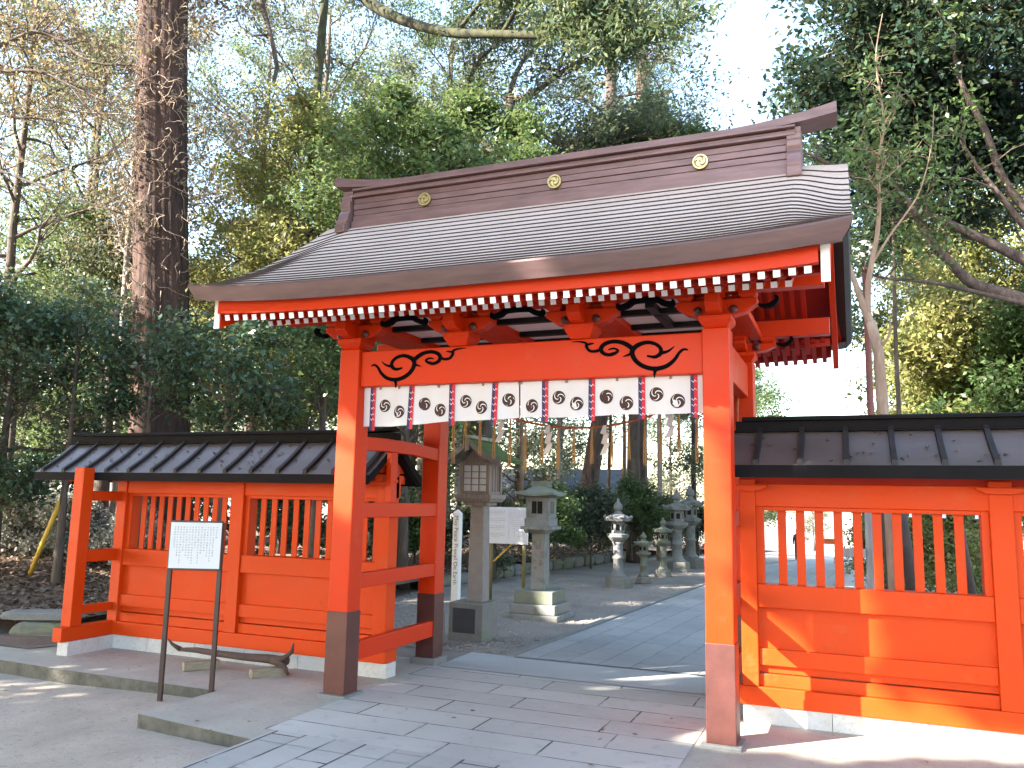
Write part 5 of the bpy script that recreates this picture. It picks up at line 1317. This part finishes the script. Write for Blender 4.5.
# ------------------------------------------------------------------ street lamp, far things on the right
lp = thing('street_lamp', 'park lamp with white bowl globe on a maroon pole behind the right fence', 'street lamp', (2.79, 7.0, 0))
m = MB().lathe([(.075, -.02), (.075, .25), (.048, .30), (.045, 5.02), (.06, 5.04), (.06, 5.12)], 2.79, 7, 0, 12); part('pole', m, M['lamppole'], lp, smooth=True)
m = MB().lathe([(.07, 5.121), (.11, 5.15), (.16, 5.28), (.17, 5.40), (.165, 5.405)], 2.79, 7, 0, 18); part('globe', m, M['globe'], lp, smooth=True)
m = MB().lathe([(.175, 5.406), (.17, 5.43), (.05, 5.50), (.01, 5.51)], 2.79, 7, 0, 18); part('cap', m, M['white'], lp, smooth=True)
sl = thing('street_lamp', 'slim far lamp post with small white head behind the tall pale lanterns', 'street lamp', (-1.05, 18.5, gz(0, 18.5)))
m = MB().lathe([(.045, 0), (.04, 1.98)], -1.05, 18.5, gz(0, 18.5), 8); part('pole', m, M['white'], sl, smooth=True)
m = MB().lathe([(.06, 1.981), (.14, 2.12), (.13, 2.16), (.02, 2.18)], -1.05, 18.5, gz(0, 18.5), 10); part('lamp_head', m, M['globe'], sl, smooth=True)
# grey timber post frame with dark leaning poles seen through the lattice
tf = thing('timber_shelter', 'grey weathered timber shelter frame with a crossbeam, seen through the right fence lattice', 'shelter', (2.7, 4.6, 0))
m = MB().box(2.62, 2.72, 4.55, 4.65, -.02, 1.62); part('post', m, M['greywood'], tf, bevel=.005)
m = MB().box(2.30, 4.6, 4.56, 4.64, 1.625, 1.72); part('crossbeam', m, M['greywood'], tf, bevel=.005)
m = MB().box(4.42, 4.52, 4.55, 4.65, -.02, 1.62); part('post', m, M['greywood'], tf, bevel=.005)
m = MB().box(2.34, 2.62, 4.50, 4.549, 1.02, 1.12); part('shelf_board', m, M['greywood'], tf, bevel=.004)
for i, (p, q_, r, lab) in enumerate((((2.93, 5.6, -.03), (2.86, 5.6, 1.9), .055, 'dark upright timber pole beside the grey frame'), ((3.22, 5.8, -.03), (3.02, 5.8, 1.9), .075, 'thick dark leaning pole between the lattice bars'), ((3.86, 5.6, -.03), (3.62, 5.6, 2.0), .05, 'brown leaning pole at the right end of the lattice'))):
    m = MB().tube([p, q_], r, 10); solo('timber_pole', m, M['darkpole'], lab, 'pole', p, 'dark poles beyond the right fence', smooth=True)
for i, sx in enumerate((3.1, 3.42, 3.75)):
    m = MB(); z = 1.62
    seg = [(0, 0, .04), (-.012, -.05, .05), (.015, -.06, .045), (.0, -.13, .05)]
    for k in range(3):
        (a, za, w), (b, zb, w2) = seg[k], seg[k+1]
        m.add([(sx+a-w/2, 4.52-.01*k, z+za), (sx+a+w/2, 4.53-.01*k, z+za), (sx+b+w2/2, 4.52-.01*k, z+zb), (sx+b-w2/2, 4.51-.01*k, z+zb)], [(0, 1, 2, 3)])
    m.tube([(sx, 4.535, z-.01), (sx, 4.545, z+.05)], .006, 5)
    solo('paper_streamer', m, M['paper'], ['small white paper streamer on the timber crossbeam, nearest the grey post', 'middle small white paper streamer on the timber crossbeam', 'small white paper streamer on the crossbeam, by the brown leaning pole'][i], 'paper streamer', (sx, 4.52, 1.5), 'streamers on the timber frame')
# orange barrier and small building far away
ob = thing('safety_barrier', 'small orange barrier standing far off on the bright forecourt', 'barrier', (1.75, 24, gz(0, 24)))
g0 = gz(0, 24)
m = MB().box(1.45, 2.05, 23.98, 24.02, g0+.62, g0+.80); part('barrier_board', m, M['orange'], ob)
for lx in (1.5, 1.98):
    m = MB().beam((lx, 23.8, g0-.02), (lx, 23.985, g0+.75), .04, .04).beam((lx, 24.2, g0-.02), (lx, 24.015, g0+.75), .04, .04); part('leg', m, M['orange'], ob)
sb = thing('small_building', 'small beige shrine building with grey roof far off behind the leaning pine', 'building', (-8.6, 26, gz(0, 26)))
g0 = gz(0, 26)
m = MB().box(-11, -6.2, 26, 29, g0-.1, g0+2.1); wa = part('wall', m, M['plaster'], sb)
m = MB().prism([(25.2, g0+2.0), (29.8, g0+2.0), (27.5, g0+3.3)], 'x', -11.6, -5.6); part('roof', m, M['tile'], sb)
for wx in (-10, -8.4, -7): m = MB().box(wx, wx+.8, 25.96, 25.999, g0+.9, g0+1.6); part('window', m, M['plaque'], wa)
# a person walking far off on the forecourt
px, py = .62, 26.0; g0 = gz(0, py)
pe = thing('person', 'person in dark clothes with a bag walking on the far bright forecourt', 'person', (px, py, g0))
def skin(name, vs, es, rs, mat, parent):
    me = bpy.data.meshes.new(name); me.from_pydata(vs, es, []); me.materials.append(mat)
    o = bpy.data.objects.new(name, me); link(o); o.parent = parent
    sk = o.modifiers.new('skin', 'SKIN'); 
    for i, r in enumerate(rs): me.skin_vertices[0].data[i].radius = (r, r) if me.skin_vertices else (r, r)
    return o
import bmesh
def skinned(name, vs, es, rs, mat, parent):
    me = bpy.data.meshes.new(name); bm = bmesh.new()
    lay = bm.verts.layers.skin.verify()
    bv = [bm.verts.new(v) for v in vs]
    for i, b_ in enumerate(bv): b_[lay].radius = (rs[i], rs[i]); b_[lay].use_root = (i == 0)
    for a, b_ in es: bm.edges.new((bv[a], bv[b_]))
    bm.to_mesh(me); bm.free(); me.materials.append(mat)
    o = bpy.data.objects.new(name, me); link(o); o.parent = parent
    o.modifiers.new('skin', 'SKIN'); ss = o.modifiers.new('sub', 'SUBSURF'); ss.levels = 1; ss.render_levels = 1; return o
k = .92/1.7
vs = [(0, 0, .92), (0, 0, 1.15), (0, 0, 1.40), (0, 0, 1.50), (0, -.01, 1.62), (-.17, 0, 1.38), (-.22, .02, 1.12), (-.2, -.06, .88), (.17, 0, 1.38), (.23, -.02, 1.12), (.22, .06, .9), (-.09, 0, .86), (-.10, -.10, .48), (-.10, -.12, .08), (.09, 0, .86), (.10, .08, .48), (.10, .2, .10), (-.10, -.24, .05), (.10, .1, .04)]
es = [(0, 1), (1, 2), (2, 3), (3, 4), (2, 5), (5, 6), (6, 7), (2, 8), (8, 9), (9, 10), (0, 11), (11, 12), (12, 13), (0, 14), (14, 15), (15, 16), (13, 17), (16, 18)]
rs = [.14, .14, .15, .055, .095, .07, .055, .04, .07, .055, .04, .09, .065, .05, .09, .065, .05, .04, .04]
bo = skinned('body', [tuple(c*k*1.18 for c in v) for v in vs], es, [r*k*1.18 for r in rs], M['cloth_dark'], pe)
hm = MB().lathe([(.02, 1.53), (.075, 1.56), (.09, 1.62), (.085, 1.68), (.05, 1.73), (.01, 1.745)], 0, -.012, 0, 12); hm.v = [tuple(c*k*1.18 for c in v) for v in hm.v]
part('face', hm, M['skin'], pe, smooth=True, local=True)
hm = MB().lathe([(.098, 1.60), (.104, 1.66), (.095, 1.71), (.055, 1.752), (.01, 1.765)], 0, .012, 0, 12); hm.v = [tuple(c*k*1.18 for c in v) for v in hm.v]
part('hair', hm, M['hair'], pe, smooth=True, local=True)
# fallen leaves on the leaf bank
q = np.random.default_rng(9); n = 9000
xy = np.stack([q.uniform(-13, -5.8, n), q.uniform(.98, 6, n)], 1); c = np.array([(a, b, floorz(a, b)+.015) for a, b in xy])
o = bpy.data.objects.new('fallen_leaves', leaf_mesh('fallen_leaves', c, 1, (.0, .0, .012), .10, .06, M['lf_litter'], 3, 1.5)); link(o); o['kind'] = 'stuff'
q = np.random.default_rng(10); n = 5000
xy = np.stack([q.uniform(-7, -3.9, n), q.uniform(7, 17, n)], 1); c = np.array([(a, b, floorz(a, b)+.01) for a, b in xy if a < -4.35+.07*max(b-8, 0)])
o = bpy.data.objects.new('fallen_leaves', leaf_mesh('fallen_leaves', c, 1, (.0, .0, .012), .11, .06, M['lf_litter'], 4, 1.5)); link(o); o['kind'] = 'stuff'
# dry leaves blown onto the apron, the sand and the roofs
q = np.random.default_rng(14)
P = [(a, b, sandz(a, b)+.008 if a < -2.4 and b < -.42 else .012) for a, b in zip(q.uniform(-6, 4.5, 70), q.uniform(-2.2, .7, 70))]
P += [(a, 1.5-abs(b)*.1, .014) for a, b in zip(q.uniform(-5, -2, 60), q.uniform(-1, 1, 60))]
o = bpy.data.objects.new('fallen_leaves', leaf_mesh('fallen_leaves', np.array(P), 1, (.0, .0, .002), .042, .024, M['lf_litter'], 6, 4)); link(o); o['kind'] = 'stuff'
P = []
for a, b in zip(q.uniform(-5.4, -1.5, 90), q.uniform(.08, .46, 90)): P.append((a, YC-b, 2.112-(b-.055)*(.324/.429)-.012*math.sin(PI*(b-.055)/.429)+.006))
for a, b in zip(q.uniform(1.8, 6, 70), q.uniform(.08, .46, 70)): P.append((a, YC-b, 2.160-(b-.055)*(.278/.429)-.012*math.sin(PI*(b-.055)/.429)+.006))
o = bpy.data.objects.new('fallen_leaves', leaf_mesh('fallen_leaves', np.array(P), 1, (.0, .0, .002), .045, .022, M['lf_litter'], 7, 3)); link(o); o['kind'] = 'stuff'
# pebbles scattered on the gravel
q = np.random.default_rng(12); m = MB(); rr = random.Random(4)
for i in range(2600):
    y = 2.3+(rr.random()**2)*9; x = rr.uniform(-4.4, -.85+.062*(y-2.2)); r = rr.uniform(.008, .022); z = .012*math.sin(x*2+y*1.3)*.8+.004
    a = rr.uniform(0, 3)
    m.add([(x+r*math.cos(a), y+r*math.sin(a), z), (x-r*math.sin(a), y+r*math.cos(a), z), (x-r*math.cos(a), y-r*math.sin(a), z), (x+r*math.sin(a), y-r*math.cos(a), z), (x, y, z+r*.8)], [(0, 1, 4), (1, 2, 4), (2, 3, 4), (3, 0, 4)])
structure('loose_gravel', m, M['gravel'], kind='stuff')
